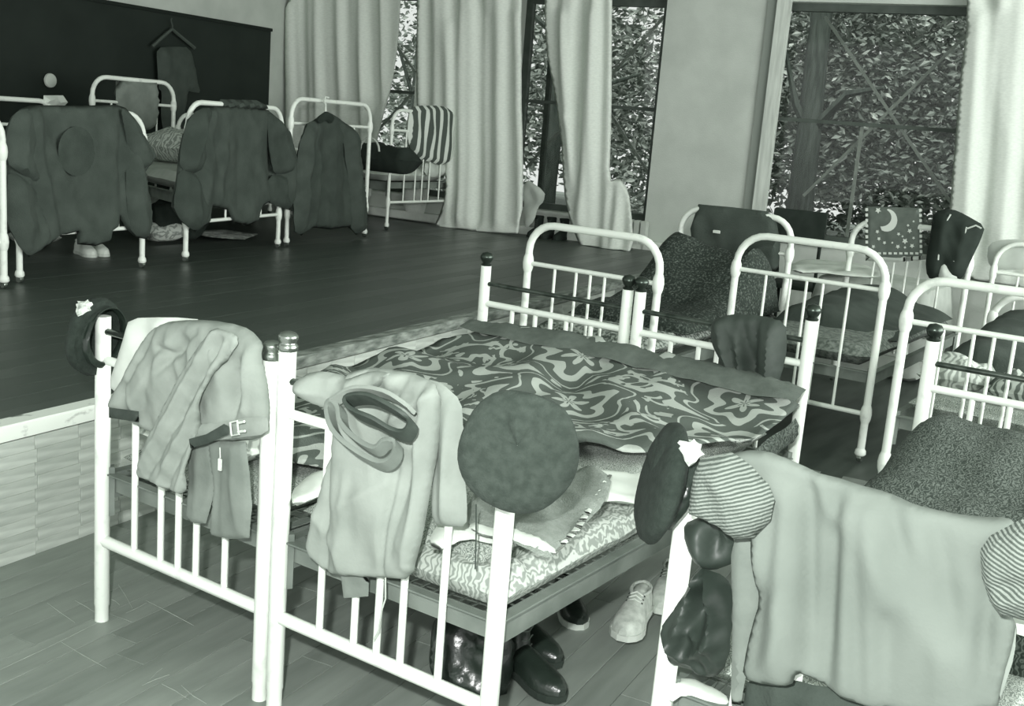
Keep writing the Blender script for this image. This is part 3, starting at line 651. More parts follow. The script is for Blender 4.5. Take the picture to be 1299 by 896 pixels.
part(cloth([(240, 557), (262, 551), (284, 538), (290, 541), (290, 551), (264, 563), (242, 569)], off(pA, .11), th=.005, edge=.006, nz=.002, rnd=0, res=.01), 'belt', BELT, jk, 'dark webbing belt end')
part(cloth([(244, 540), (290, 534), (330, 528), (340, 530), (340, 551), (300, 556), (262, 560), (246, 556)], off(pA, .082), th=.007, edge=.01, nz=.003, res=.012), 'waistband', KHAKI3, jk)
bk = MB()
bq = [hit(q, *off(pA, .118)) for q in ((292, 536), (301, 534), (303, 551), (294, 553))]
bk.tube(bq+[bq[0]], .0028, 6); 
for q1, q2 in (((301, 537), (310, 535)), ((302, 548), (311, 547))): bk.tube([hit(q1, *off(pA, .118)), hit(q2, *off(pA, .118))], .0035, 6)
bk.obj('buckle', mat('bright_buckle', 225, .3, metal=.4), jk)
bq = [hit(q, *off(pA, .10)) for q in ((279, 580), (282, 580), (281.5, 596), (276.5, 596))]
MB().tube([hit((279, 568), *off(pA, .09)), hit((279.5, 582), *off(pA, .10))], .002, 5).obj('zip_pull', SHEET, jk)
MB().rbox(hit((279, 589), *off(pA, .10)), (.012, .004, .036)).obj('tag', SHEET, jk)
tr = thing('trousers', (1.1, -.06, .5), 'pale khaki trousers with rolled waistband draped over the right front bed', 'trousers')
part(cloth([(437, 474), (470, 466), (500, 468), (535, 478), (560, 490), (562, 520), (556, 570), (548, 620), (538, 680), (526, 735), (480, 733), (430, 729), (417, 727), (389, 700), (396, 660), (410, 610), (424, 565), (430, 520)], off(pBp, .045), th=.022, edge=.022, nz=.010, nscale=6, plump=.006, res=.008,
     folds=[((548, 500), (524, 715), .018, .014), ((425, 575), (418, 722), -.016, .006), ((508, 590), (492, 728), -.016, .006), ((470, 475), (452, 500), -.016, .010), ((520, 480), (500, 520), -.018, .012), ((545, 492), (528, 560), -.018, .010), ((440, 640), (500, 610), .010, .02), ((400, 650), (440, 700), .010, .02), ((536, 520), (505, 700), -.012, .010), ((560, 495), (500, 540), .014, .012), ((450, 600), (440, 720), .008, .014), ((480, 500), (530, 500), -.010, .010), ((500, 475), (520, 560), .012, .03), ((470, 620), (460, 700), .008, .05)]), 'leg', KHAKI3, tr)
part(cloth([(540, 480), (565, 486), (588, 508), (590, 540), (590, 600), (594, 640), (593, 668), (570, 667), (548, 665), (548, 600), (552, 540), (540, 500)], off(pBp, .02), th=.012, edge=.015, nz=.006, res=.009, folds=[((580, 515), (570, 655), .014, .012), ((570, 500), (575, 655), .012, .03), ((556, 520), (556, 660), -.008, .015)]), 'leg', KHAKI, tr)
part(cloth([(380, 482), (400, 470), (425, 474), (440, 482), (470, 470), (500, 474), (470, 500), (440, 520), (415, 520), (395, 508), (378, 500)], off(pBp, .07), th=.024, edge=.02, nz=.014, nscale=14, res=.008, folds=[((385, 488), (420, 500), .015, .02), ((430, 480), (425, 515), -.014, .012)]), 'waist', KHAKI3, tr)
# rolled waistband: a twisted open ring
wc = [(430, 510), (455, 497), (490, 507), (515, 520), (524, 535), (518, 550), (504, 545), (480, 530), (455, 520), (438, 530), (450, 555), (480, 570), (500, 562), (512, 570), (506, 590), (490, 599), (460, 590), (432, 570), (418, 545), (418, 525)]
pts = [hit(q, *off(pBp, .13+.02*sin(i*.7))) for i, q in enumerate(wc)]
def ribbon(pts, w, t, N, close=True, sub=4):
    P = []; n = len(pts); rng = n if close else n-1
    for i in range(rng):
        p0, p1, p2, p3 = pts[(i-1) % n if close else max(0, i-1)], pts[i], pts[(i+1) % n], pts[(i+2) % n if close else min(n-1, i+2)]
        for k in range(sub):
            u = k/sub; P.append(.5*((2*p1)+(-p0+p2)*u+(2*p0-5*p1+4*p2-p3)*u*u+(-p0+3*p1-3*p2+p3)*u**3))
    if not close: P.append(pts[-1])
    mb = MB(); m = len(P)
    def Q(i, j):
        p = P[i]; tg = (P[(i+1) % m]-P[i-1]) if close else (P[min(i+1, m-1)]-P[max(i-1, 0)]); tg.normalize(); s = tg.cross(N).normalized()
        a, b = ((-1, -1), (1, -1), (1.1, 0), (1, 1), (-1, 1), (-1.1, 0))[j]
        return p+N*(a*w/2)+s*(b*t/2)
    b0 = 0
    for i in range(m):
        for j in range(6): mb.v.append(Q(i, j))
    for i in range(m if close else m-1):
        i2 = (i+1) % m
        for j in range(6): mb.f.append((i*6+j, i*6+(j+1) % 6, i2*6+(j+1) % 6, i2*6+j))
    if not close: mb.f += [tuple(range(5, -1, -1)), tuple((m-1)*6+k for k in range(6))]
    return mb
Nw = (pBp[1]*.75+UPV*.65).normalized()
ring1 = [(445, 508), (470, 506), (500, 520), (522, 536), (517, 552), (500, 549), (478, 536), (456, 527), (444, 518)]
ring2 = [(418, 520), (425, 548), (450, 572), (485, 590), (502, 580), (503, 564), (490, 563), (478, 572), (455, 560), (436, 540), (432, 520), (424, 512)]
def rp(L, d): return [hit(q, *off(pBp, d+.012*sin(i*1.1))) for i, q in enumerate(L)]
part(ribbon(rp(ring2, .125), .035, .012, Nw), 'waistband', KHAKI2, tr)
part(ribbon(rp(ring1, .15), .042, .010, Nw), 'leather_belt', BELT, tr, 'dark stitched belt threaded through the waistband')
part(ribbon(rp([(420, 512), (450, 496), (490, 500), (522, 520)], .12), .03, .010, Nw, False), 'waistband', KHAKI3, tr)
part(cloth([(432, 728), (468, 730), (467, 757), (436, 759)], off(pBp, .03), th=.006, edge=.01, nz=.003, rnd=0), 'hem_tab', KHAKI2, tr)
MB().tube([hit(q, *off(pBp, .05)) for q in ((489, 733), (489, 760), (484, 775), (480, 800), (474, 812))], .0022, 5).obj('drawstring', SHEET2, tr)
MB().tube([hit(q, *off(pBp, .02)) for q in ((604, 640), (604, 680), (603, 722))], .002, 5).obj('drawstring', BELT, tr)

# dark shirt at the far right corner of bed B
pf = plane((.789, 2.0), (1.519, 2.0))
ds = thing('dark_shirt', (1.3, 1.95, .7), 'dark crumpled shirt hung over the far end of the right front bed', 'shirt')
part(cloth([(902, 408), (926, 398), (965, 400), (998, 408), (998, 440), (994, 475), (982, 498), (966, 506), (945, 500), (928, 486), (914, 455), (902, 430)], off(pf, .03), th=.022, edge=.022, nz=.024, nscale=9, plump=.01, folds=[((915, 410), (935, 490), .03, .014), ((940, 405), (948, 500), .026, .010), ((985, 405), (980, 495), .026, .014), ((965, 410), (958, 495), -.026, .010), ((920, 405), (940, 490), .014, .02), ((950, 405), (955, 490), -.012, .02), ((975, 410), (970, 490), .012, .02), ((935, 430), (925, 460), -.01, .015)]), 'body', mat('dark_shirt_cloth', 50, .7, 64, scale=10, spec=.4), ds)
MB().lathe([(.02, 0), (.04, .01), (.05, .025), (.045, .05), (.02, .065)], hit((940, 508), *off(pf, .05))-ZA*.03, n=14).obj('cap_peak', LEATHER, ds)

# --- right-hand bed: pale shirt, knitwear, dark bag, lining
sh = thing('tunic', (2.35, -.08, .5), 'large pale tunic draped over the foot of the right-hand bed', 'tunic')
top = [(912, 580), (945, 571), (975, 572), (1002, 583), (1027, 596), (1060, 606), (1089, 614), (1125, 626), (1160, 638), (1200, 650), (1244, 655), (1280, 656), (1292, 668)]
part(cloth(top+[(1270, 700), (1246, 722), (1262, 760), (1290, 785), (1284, 820), (1272, 860), (1262, 912), (1108, 898), (1080, 886), (1054, 877), (1030, 860), (1014, 850), (1008, 867), (975, 866), (943, 860), (948, 820), (962, 760), (956, 720), (955, 680), (948, 640), (925, 610)], off(pE, .05), th=.016, edge=.025, nz=.011, nscale=4, plump=.004, res=.011, sm=2, fk=1.25,
     folds=[((1020, 610), (1008, 860), .016, .022), ((1027, 600), (1030, 840), -.026, .012), ((1066, 640), (1050, 870), -.032, .011), ((1080, 640), (1075, 870), .024, .02), ((1150, 640), (1190, 720), .012, .03), ((1115, 700), (1200, 830), .016, .05), ((1075, 640), (1120, 620), -.014, .02), ((985, 590), (975, 700), .014, .03), ((962, 700), (1000, 800), .012, .03), ((1250, 740), (1255, 900), -.016, .02), ((1240, 740), (1230, 900), .014, .03), ((1110, 680), (1105, 890), .008, .04), ((1160, 700), (1170, 890), .010, .05), ((1040, 620), (1150, 640), -.010, .010), ((1035, 600), (1062, 660), .018, .012), ((1095, 618), (1068, 660), .018, .012), ((1135, 630), (1152, 700), -.014, .008), ((985, 640), (962, 840), -.020, .010), ((1000, 620), (990, 860), .018, .012), ((1262, 700), (1236, 900), -.022, .014), ((1105, 640), (1130, 760), .016, .02), ((1130, 780), (1125, 890), -.016, .02), ((1190, 660), (1215, 800), -.014, .02), ((1200, 780), (1195, 895), .016, .025), ((1090, 700), (1096, 880), -.014, .014), ((965, 860), (1004, 790), .012, .02), ((960, 770), (990, 740), -.012, .012)]), 'body', mat('tunic_cotton', 108, .9, 120, scale=4, bump=.1, bscale=100), sh)
part(cloth([(928, 676), (962, 672), (968, 720), (958, 800), (946, 858), (938, 905), (926, 905), (930, 800)], off(pE, .02), th=.01, edge=.02, nz=.006, folds=[((938, 680), (935, 890), .006, .01)]), 'under_panel', KHAKI2, sh)
part(cloth([(1244, 720), (1266, 760), (1290, 786), (1288, 830), (1272, 880), (1262, 905), (1254, 860), (1248, 780)], off(pE, .035), th=.008, edge=.02, nz=.006, folds=[((1270, 790), (1266, 890), .008, .01)]), 'under_panel', KHAKI3, sh)
solo(cloth([(948, 850), (1100, 880), (1115, 905), (1080, 925), (940, 925)], off(pE, .005), th=.015, edge=.02, nz=.01, nscale=12, folds=[((990, 860), (985, 920), .01, .015), ((1040, 870), (1035, 920), .01, .015)]), 'lining', DKCOAT, 'dark trousers hanging below the hem of the pale tunic', 'trousers')
def cuff(q, out, d, m, label, folds, name='knit_sleeve', plump=.018):
    return solo(cloth(out, off(pE, d), th=.030, edge=.035, nz=.016, nscale=9, plump=.006, folds=folds, res=.010, rnd=0), name, m, label, 'knitwear')
cuff(None, [(890, 582), (926, 573), (955, 592), (976, 614), (984, 634), (978, 660), (958, 681), (932, 684), (914, 664), (896, 656), (875, 652), (876, 628), (882, 600)], .09, KNIT, 'ribbed pale knit sleeve hanging between the badge beret and the tunic', [((880, 650), (925, 665), .012, .015), ((905, 590), (960, 640), .014, .02), ((935, 585), (975, 660), -.012, .015)])
cuff(None, [(1320, 650), (1290, 662), (1256, 680), (1243, 698), (1246, 735), (1256, 762), (1268, 782), (1298, 788), (1325, 786)], .11, KNIT2, 'ribbed knit sleeve hanging at the right edge over the tunic', [((1262, 745), (1310, 735), -.012, .012), ((1262, 758), (1310, 752), .014, .012)])
bgp = thing('nylon_bag', (2.08, -.03, .55), 'dark crumpled bag hanging inside the right-hand bed post', 'bag')
part(cloth([(868, 664), (890, 655), (928, 660), (931, 690), (930, 716), (905, 724), (888, 718), (876, 700), (868, 685)], off(pE, .022), res=.009, th=.018, edge=.02, nz=.024, nscale=13, folds=[((895, 660), (900, 712), .012, .01), ((915, 665), (905, 712), -.012, .01)]), 'neck', NYLON, bgp)
part(cloth([(892, 716), (912, 722), (930, 740), (932, 790), (928, 838), (906, 862), (880, 854), (856, 838), (847, 788), (862, 765), (880, 742)], off(pE, .02), th=.022, edge=.018, nz=.034, nscale=9, plump=.012, res=.008, folds=[((895, 722), (850, 790), .03, .008), ((852, 790), (890, 850), .02, .008), ((905, 722), (928, 780), .028, .008), ((875, 830), (925, 800), .024, .008), ((888, 735), (862, 830), .022, .014), ((905, 735), (885, 800), -.02, .014), ((915, 745), (920, 830), .016, .012), ((880, 790), (925, 810), .014, .012), ((895, 760), (910, 835), -.016, .012)]), 'body', NYLON, bgp)
solo(cloth([(862, 858), (885, 862), (920, 880), (926, 895), (905, 892), (868, 880), (850, 890), (846, 872)], hplane(.50), th=.008, edge=.01, nz=.01, res=.015), 'sheet', SHEET, 'crumpled white sheet edge below the dark hanging bag', 'sheet')
# big relief-woven blanket heaped on bed E
def mound(name, P, sx, sy, z0, hf, m, label, cat, res=.035, seed=0, nz=.02):
    mb = MB(); nx, ny = int(sx/res), int(sy/res); idx = {}
    for sd in (1, 0):
        for j in range(ny+1):
            for i in range(nx+1):
                s, t = i/nx, j/ny; rim = i in (0, nx) or j in (0, ny)
                if sd == 0 and rim: idx[(0, i, j)] = idx[(1, i, j)]; continue
                e = min(1, min(s, 1-s)*sx/.12); f = min(1, min(t, 1-t)*sy/.12); k = sqrt(max(0, 1-(1-e)**2))*sqrt(max(0, 1-(1-f)**2))
                x = P[0]+sx*s; y = P[1]+sy*t
                z = z0+(hf(s, t)*k + (noise.noise(Vector((x*6+seed, y*6, 1)))*nz+noise.noise(Vector((x*15+seed, y*15, 1)))*nz*.35)*k if sd else 0)
                idx[(sd, i, j)] = len(mb.v); mb.v.append(Vector((x+noise.noise(Vector((y*4, seed, 0)))*.02*(1-e), y+noise.noise(Vector((x*4, seed, 3)))*.02*(1-f), z)))
    for j in range(ny):
        for i in range(nx):
            mb.f.append((idx[(1, i, j)], idx[(1, i+1, j)], idx[(1, i+1, j+1)], idx[(1, i, j+1)])); mb.f.append((idx[(0, i, j)], idx[(0, i, j+1)], idx[(0, i+1, j+1)], idx[(0, i+1, j)]))
    return solo(mb, name, m, label, cat)
mound('blanket', (1.97, .42), .74, 1.5, .585, lambda s, t: .10+.13*exp(-((t-.9)/.35)**2)*(1-.3*exp(-((s-.62)/.1)**2))+.03*sin(t*9)*.3, RELIEF, 'dark relief-woven blanket heaped on the right-hand bed behind the tunic', 'blanket', seed=4)

# --- second row soft goods
mattress((-.44, 3.12), .74, 1.82, XA, YA, .505, .60, mat('speckled_ticking', 80, .9, 168, scale=55, lo=.42, hi=.6), 'speckled mattress on the arched bed with the furry blanket', seed=5)
mound('fur_blanket', (-.45, 3.5), .78, 1.44, .60, lambda s, t: .07+.36*exp(-((t-.78)/.25)**2)*(1-.45*(s-.35)**2)+.05*sin(s*7+1)*t, FUR, 'dark furry speckled blanket heaped on the arched bed near the pier', 'blanket', seed=6, nz=.03)
ph = plane((C2[0], C2[1]), (C3[0], C3[1]))
solo(cloth([(886, 259), (930, 263), (972, 268), (984, 275), (990, 310), (988, 345), (940, 345), (880, 340), (876, 290)], ph, th=.034, edge=.01, nz=.006, res=.03, rnd=0), 'dark_blanket', DKCOAT2, 'smooth dark blanket hung over the headboard behind the furry heap', 'blanket')
MB_t = MB().rbox(hit((909, 294), ph[0]+ph[1]*.06, ph[1]), (.05, .01, .02)); solo(MB_t, 'pale_tag', SHEET, 'tiny pale tag on the dark headboard blanket', 'tag')
mattress((.46, 4.02), .72, 1.84, XA, YA, .505, .62, mat('grey_speckle', 88, .95, 128, scale=40, lo=.4, hi=.6), 'grey speckled mattress on the arched bed carrying the moon cloth', seed=7)
mound('dark_blanket', (.44, 4.5), .76, 1.36, .60, lambda s, t: .07+.06*sin(s*5)+.05*t, DKCOAT, 'dark blanket folded down the bed with the moon cloth', 'blanket', seed=9)
mb = slab((.0, 6.35), .95, .8, XA, YA, .0, .72, ex=.08, nz=.01, seed=21); solo(mb, 'bedding', SHEET2, 'pale sheet covered bedding by the window beyond the moon cloth bed', 'bedding')
solo(cloth([(1000, 336), (1020, 330), (1060, 332), (1100, 338), (1130, 352), (1090, 352), (1040, 346), (1004, 345)], hplane(.80, 0, 0), th=.012, edge=.04, nz=.01, res=.03), 'sheet', SHEET, 'white sheet lying flat between the two arched headboards', 'sheet')
mattress((1.64, 3.12), .68, 1.86, XA, YA, .505, .60, TICK, 'patterned mattress on the arched bed behind the right-hand bed', seed=10)
for i, (x, y, w, l, z, m, lb) in enumerate([(1.63, 3.25, .30, .34, .60, TICK2, 'crumpled pale cloth on the arched bed at right, beside its left post'), (1.95, 3.2, .34, .30, .60, mat('dim_floral', 96, .9, 176, kind='swirl', scale=8, distort=8), 'crumpled patterned cloth on the arched bed at right')]):
    solo(slab((x, y), w, l, XA, YA, z, z+.14, ex=.14, nz=.05, noz=12, seed=30+i, res=.025), 'crumpled_cloth', m, lb, 'cloth')
mound('dark_blanket', (1.62, 3.7), .72, 1.25, .60, lambda s, t: .12+.10*t+.05*sin(s*6), DKCOAT, 'dark blanket heaped on the arched bed at right', 'blanket', seed=11)
mattress((1.42, 6.2), .68, 1.64, XA, YA, .505, .62, SHEET2, 'pale mattress on the farthest bed by the right-hand curtain', seed=13)
pg = plane(G0, G1)
solo(cloth([(1254, 309), (1275, 303), (1330, 306), (1332, 340), (1260, 344), (1252, 330)], off(pg, -.05), th=.015, edge=.02, nz=.006, res=.03), 'pale_cloth', SHEET2, 'pale cloth hung over the farthest arched bed end at right edge', 'cloth')

# moon and stars cloth
pm = plane(D2, D3); mo = thing('moon_cloth', (.8, 5.9, .8), 'dark cloth printed with a crescent moon and stars on the far arched bed', 'towel')
part(cloth([(1099, 262), (1135, 263), (1168, 264), (1169, 300), (1170, 326), (1136, 330), (1098, 328), (1098, 295)], pm, th=.026, edge=.012, nz=.004, res=.025, rnd=0), 'body', mat('moon_cloth_grey', 92, .9, 102, scale=20), mo)
pm2 = off(pm, .030)
def flat(pts2, pl, m, nm, root, t=.0025):
    P = [hit(q, *pl) for q in pts2]; N = pl[1]; k = len(P); mb = MB(); mb.v = [p for p in P]+[p+N*t for p in P]; c = sum(P, Vector())/k
    mb.f = [tuple(range(k, 2*k))]+[(i, (i+1) % k, k+(i+1) % k, k+i) for i in range(k)]; return mb.obj(nm, m, root, False)
CREAM = mat('cream_print', 205, .85)
cr = [(1125+13.5*sin(a)*1.0, 279.5-14.5*cos(a)) for a in [radians(5+17*k) for k in range(13)]]; cr2 = [(1118+13*sin(a), 276-11.5*cos(a)) for a in [radians(185-15*k) for k in range(11)]]
cres = cr+cr2
# triangulate the crescent as strips
Pq = [hit(q, *pm2) for q in cres]; mbc = MB(); n1, n2 = len(cr), len(cr2)
mbc.v = [p+pm2[1]*.003 for p in Pq]
for i in range(max(n1, n2)-1):
    a0 = min(i, n1-1); a1 = min(i+1, n1-1); b0 = n1+n2-1-min(i, n2-1); b1 = n1+n2-1-min(i+1, n2-1)
    f = [a0, b0, b1, a1]; f = tuple(dict.fromkeys(f)); 
    if len(f) > 2: mbc.f.append(f)
mbc.obj('printed_moon', CREAM, mo, False)
rs = random.Random(3)
for (x, y, r) in [(1114, 267, 4), (1113, 294, 2.6), (1115, 303, 2.6), (1122, 308, 2.4), (1108, 313, 2.6), (1140, 297, 2.4), (1148, 306, 4), (1154, 293, 3.2), (1139, 313, 3), (1148, 314, 1.8), (1157, 312, 3.2), (1159, 302, 2), (1152, 286, 2), (1132, 308, 1.6), (1145, 300, 1.6), (1159, 281, 1.6)]:
    flat([(x+(r if k % 2 == 0 else r*.5)*cos(k*pi/5+.3), y+(r if k % 2 == 0 else r*.5)*sin(k*pi/5+.3)) for k in range(10)], pm2, CREAM, 'printed_star', mo)
for a_, b_ in (((1099, 264), (1099, 326)), ((1167, 265), (1168, 324))):
    for k in range(9):
        y0 = a_[1]+(b_[1]-a_[1])*k/9; y1 = y0+(b_[1]-a_[1])/16; x0 = a_[0]+(b_[0]-a_[0])*k/9
        flat([(x0-1, y0), (x0+2.2, y0), (x0+2.2, y1), (x0-1, y1)], pm2, CREAM, 'border_dash', mo)
for k in range(10): flat([(1100+6.8*k, 320), (1104+6.8*k, 320.3), (1104+6.8*k, 323), (1100+6.8*k, 322.8)], pm2, CREAM, 'border_dash', mo)
part(cloth([(1098, 325), (1136, 327), (1176, 324), (1176, 329), (1136, 333), (1098, 331)], off(pm, .02), th=.012, edge=.01, nz=.004, res=.02, rnd=0), 'fringe', SHEET2, mo)
# dark jacket with pale piping next to it
dj = thing('piped_jacket', (1.25, 5.85, .75), 'black jacket with pale piping hung at the right end of the moon cloth bed', 'jacket')
pj = plane((.9, 5.85), (1.7, 5.95))
part(cloth([(1184, 268), (1208, 265), (1224, 272), (1250, 287), (1244, 305), (1232, 330), (1220, 356), (1205, 352), (1188, 356), (1176, 352), (1174, 330), (1180, 300)], pj, th=.05, edge=.06, nz=.012, nscale=8, res=.02, folds=[((1200, 270), (1190, 340), .02, .03), ((1225, 285), (1214, 340), .02, .03)]), 'body', BLACKISH, dj)
for L in ([(1206, 272), (1198, 285), (1193, 300), (1190, 330)], [(1226, 288), (1222, 305), (1215, 325), (1210, 332)], [(1227, 290), (1238, 286), (1245, 290)]):
    MB().tube([hit(q, pj[0]+pj[1]*.068, pj[1]) for q in L], .006, 6).obj('piping', SHEET2, dj)
part(cloth([(1192, 338), (1200, 334), (1206, 348), (1216, 352), (1210, 358), (1190, 356)], off(pj, .05), th=.02, edge=.02, nz=.01, res=.02), 'pale_lining', SHEET2, dj)
ch = thing('black_chair', R(.3, 7.55, 0), 'black chair back showing between the arched headboards below the window', 'chair')
c0 = hit((1012, 300), R(0, 7.4), SD); c0.z = 0
MB().rbox(c0+ZA*.98, (.46, .04, .30), AX, .01).obj('backrest', BLACKISH, ch); MB().rbox(c0+SD*.2+ZA*.45, (.46, .42, .04), AX).obj('seat', BLACKISH, ch)
for i in (-1, 1):
    MB().tube([c0+WD*.2*i, c0+WD*.2*i+ZA*1.1], .016, 8).obj('leg', BLACKISH, ch); MB().tube([c0+WD*.2*i+SD*.4, c0+WD*.2*i+SD*.4+ZA*.45], .016, 8).obj('leg', BLACKISH, ch)
# ================================================================== STAGE SOFT GOODS
def pl2(a, b, o=0): return plane((a.x, a.y), (b.x, b.y), o)
def lift(pl, d): return (pl[0]+pl[1]*d, pl[1])
s1 = pl2(S1[1], S1[2]); s2 = pl2(S2[1], S2[2]); s3 = pl2(S3[1], S3[2]); s4 = pl2(S4[1], S4[2])
j1 = thing('dark_jacket', (S1[1]+S1[2])/2+ZA*.3, 'wide dark jacket spread over the stage bed nearest the left edge', 'jacket')
cloth([(22, 138), (34, 133), (90, 134), (150, 133), (160, 137), (168, 150), (179, 168), (190, 184), (197, 198), (192, 208), (184, 218), (190, 250), (191, 275), (187, 304), (172, 301), (160, 291), (151, 274), (147, 289), (140, 294), (138, 307), (120, 312), (98, 310), (96, 294), (70, 303), (52, 318), (36, 326), (22, 312), (10, 290), (4, 258), (6, 230), (10, 210), (3, 198), (6, 165), (12, 148)], lift(s1, .02), th=.022, edge=.018, nz=.016, nscale=5, res=.024, plump=.008, rnd=0,
      folds=[((38, 140), (60, 300), .04, .05), ((150, 140), (152, 270), -.035, .03), ((165, 160), (175, 290), .04, .05), ((30, 150), (25, 290), .03, .05), ((46, 170), (52, 220), -.03, .03), ((8, 205), (40, 220), -.02, .03), ((60, 230), (80, 300), -.02, .04)]).obj('body', DKCOAT2, j1)
def sleeve(root, pl, d, out, m, folds, res=.024):
    cloth(out, lift(pl, d), th=.03, edge=.04, nz=.016, nscale=7, res=res, folds=folds).obj('sleeve', m, root)
sleeve(j1, s1, .06, [(22, 140), (38, 137), (46, 165), (42, 205), (48, 222), (44, 232), (20, 218), (6, 206), (8, 170), (14, 150)], DKCOAT2, [((26, 150), (24, 210), .03, .02), ((8, 205), (44, 226), .03, .02)])
sleeve(j1, s1, .05, [(10, 214), (44, 234), (52, 262), (66, 302), (52, 318), (36, 326), (22, 312), (10, 285), (7, 250)], DKCOAT2, [((20, 230), (34, 310), .03, .03), ((40, 240), (50, 300), -.03, .02)])
sleeve(j1, s1, .06, [(152, 136), (163, 142), (178, 168), (195, 198), (190, 208), (178, 216), (166, 205), (158, 170)], DKCOAT2, [((160, 150), (182, 205), .03, .02)])
sleeve(j1, s1, .05, [(160, 205), (180, 218), (188, 255), (189, 285), (186, 303), (168, 298), (160, 268)], DKCOAT2, [((172, 220), (178, 295), .03, .02)])
MB().lathe([(.0, 0), (.13, .0), (.15, .004), (.13, .008), (.0, .009)], hit((97, 192), *lift(s1, .062)), s1[1], n=24).obj('printed_disc', DKCOAT, j1)
for q in ((105, 320), (131, 318)):
    pass
j2 = thing('dark_jacket', (S2[1]+S2[2])/2+ZA*.3, 'dark jacket spread over the middle stage bed, sleeves out both sides', 'jacket')
cloth([(254, 137), (265, 134), (300, 135), (327, 137), (341, 140), (355, 152), (366, 170), (372, 190), (377, 211), (371, 228), (368, 250), (368, 267), (352, 262), (341, 257), (331, 262), (328, 280), (312, 286), (296, 282), (288, 266), (266, 262), (264, 284), (246, 294), (230, 282), (218, 262), (218, 246), (224, 214), (230, 180), (236, 152)], lift(s2, .02), th=.022, edge=.018, nz=.016, nscale=5, res=.026, plump=.008, rnd=0,
      folds=[((262, 140), (250, 280), .05, .06), ((282, 150), (275, 250), .03, .04), ((340, 150), (345, 250), -.04, .04), ((360, 170), (365, 250), .04, .05), ((300, 150), (300, 270), -.02, .05), ((250, 190), (255, 215), -.04, .03)]).obj('body', DKCOAT2, j2)
sleeve(j2, s2, .06, [(252, 138), (268, 136), (262, 165), (262, 205), (250, 222), (228, 214), (229, 185), (238, 152)], DKCOAT, [((255, 145), (240, 210), .04, .03), ((262, 160), (256, 215), -.03, .02)])
sleeve(j2, s2, .05, [(227, 212), (250, 222), (264, 250), (262, 284), (246, 294), (230, 282), (219, 258)], DKCOAT, [((240, 225), (246, 290), .04, .03)])
sleeve(j2, s2, .06, [(338, 140), (354, 152), (368, 172), (377, 211), (364, 220), (348, 222), (342, 200), (338, 165)], DKCOAT, [((350, 155), (364, 212), .04, .03)])
sleeve(j2, s2, .045, [(340, 222), (366, 222), (370, 250), (368, 267), (352, 262), (340, 256)], DKCOAT, [((354, 225), (356, 260), .03, .02)])
solo(cloth([(280, 126), (325, 127), (337, 133), (337, 140), (280, 139)], lift(s2, 0), th=.05, edge=.02, nz=.004, res=.03, rnd=0), 'dark_cloth', DKCOAT2, 'strip of dark cloth over the top rail of the middle stage bed', 'cloth')
j3 = thing('hanging_jacket', (S3[1]+S3[2])/2+ZA*.2, 'dark buttoned jacket on a hanger hooked to the arched stage bed', 'jacket')
cloth([(413, 141), (401, 149), (388, 157), (379, 182), (373, 225), (371, 262), (372, 294), (382, 299), (392, 288), (418, 291), (440, 288), (452, 298), (463, 291), (461, 234), (454, 184), (443, 160), (428, 149)], lift(s3, .05), th=.035, edge=.025, nz=.016, nscale=5, res=.028, plump=.01, rnd=0,
      folds=[((395, 165), (390, 285), .05, .05), ((443, 170), (448, 285), .05, .05), ((405, 180), (403, 285), -.03, .04), ((433, 180), (434, 285), -.03, .04), ((418, 150), (419, 285), .015, .03)]).obj('body', DKCOAT, j3)
sleeve(j3, s3, .09, [(398, 152), (388, 158), (379, 184), (373, 230), (372, 292), (382, 299), (390, 288), (392, 230), (398, 185), (404, 160)], DKCOAT2, [((390, 165), (381, 285), .04, .03)], .03)
sleeve(j3, s3, .09, [(426, 151), (442, 160), (454, 184), (461, 234), (463, 291), (452, 298), (443, 287), (442, 230), (436, 182), (428, 160)], DKCOAT2, [((444, 168), (453, 285), .04, .03)], .03)
cloth([(402, 152), (410, 142), (418, 142), (426, 150), (420, 158), (413, 152), (406, 158)], lift(s3, .12), th=.015, edge=.02, nz=.004, res=.02).obj('collar', BLACKISH, j3)
hk = [hit(q, *lift(s3, .05)) for q in ((413, 143), (413, 132), (411, 128), (413, 123), (417, 124))]
MB().tube(hk, .008, 6).obj('hanger_hook', WHITE, j3)
hg = [hit(q, *lift(s3, .05)) for q in ((396, 156), (413, 146), (431, 156))]
MB().tube(hg, .012, 6).obj('hanger_bar', DKFRAME, j3)
STR = mat('striped_towel', 78, .95, 205, kind='wave', scale=2.6, distort=.6, lo=.55, hi=.7)
for n in STR.node_tree.nodes:
    if n.type == 'TEX_WAVE': n.bands_direction = 'Y'
solo(cloth([(520, 140), (527, 134), (560, 134), (571, 139), (578, 150), (575, 180), (571, 206), (558, 210), (548, 206), (538, 204), (525, 198), (517, 180), (517, 158)], lift(s4, .0), th=.05, edge=.06, nz=.012, nscale=4, res=.035, folds=[((540, 140), (545, 200), .02, .05), ((560, 140), (562, 200), .02, .05)]), 'striped_towel', STR, 'striped towel hung over the stage bed nearest the windows', 'towel')
solo(cloth([(517, 160), (512, 205), (512, 240), (507, 262), (520, 272), (546, 276), (556, 262), (558, 215), (540, 204)], R(-3.9, 7.9), th=.03, edge=.05, nz=.02, res=.05) if False else cloth([(540, 204), (566, 206), (566, 220), (552, 226), (538, 222)], lift(s4, -.04), th=.03, edge=.04, nz=.02, res=.04), 'pale_towel', SHEET2, 'pale towel end showing below the striped towel', 'towel')
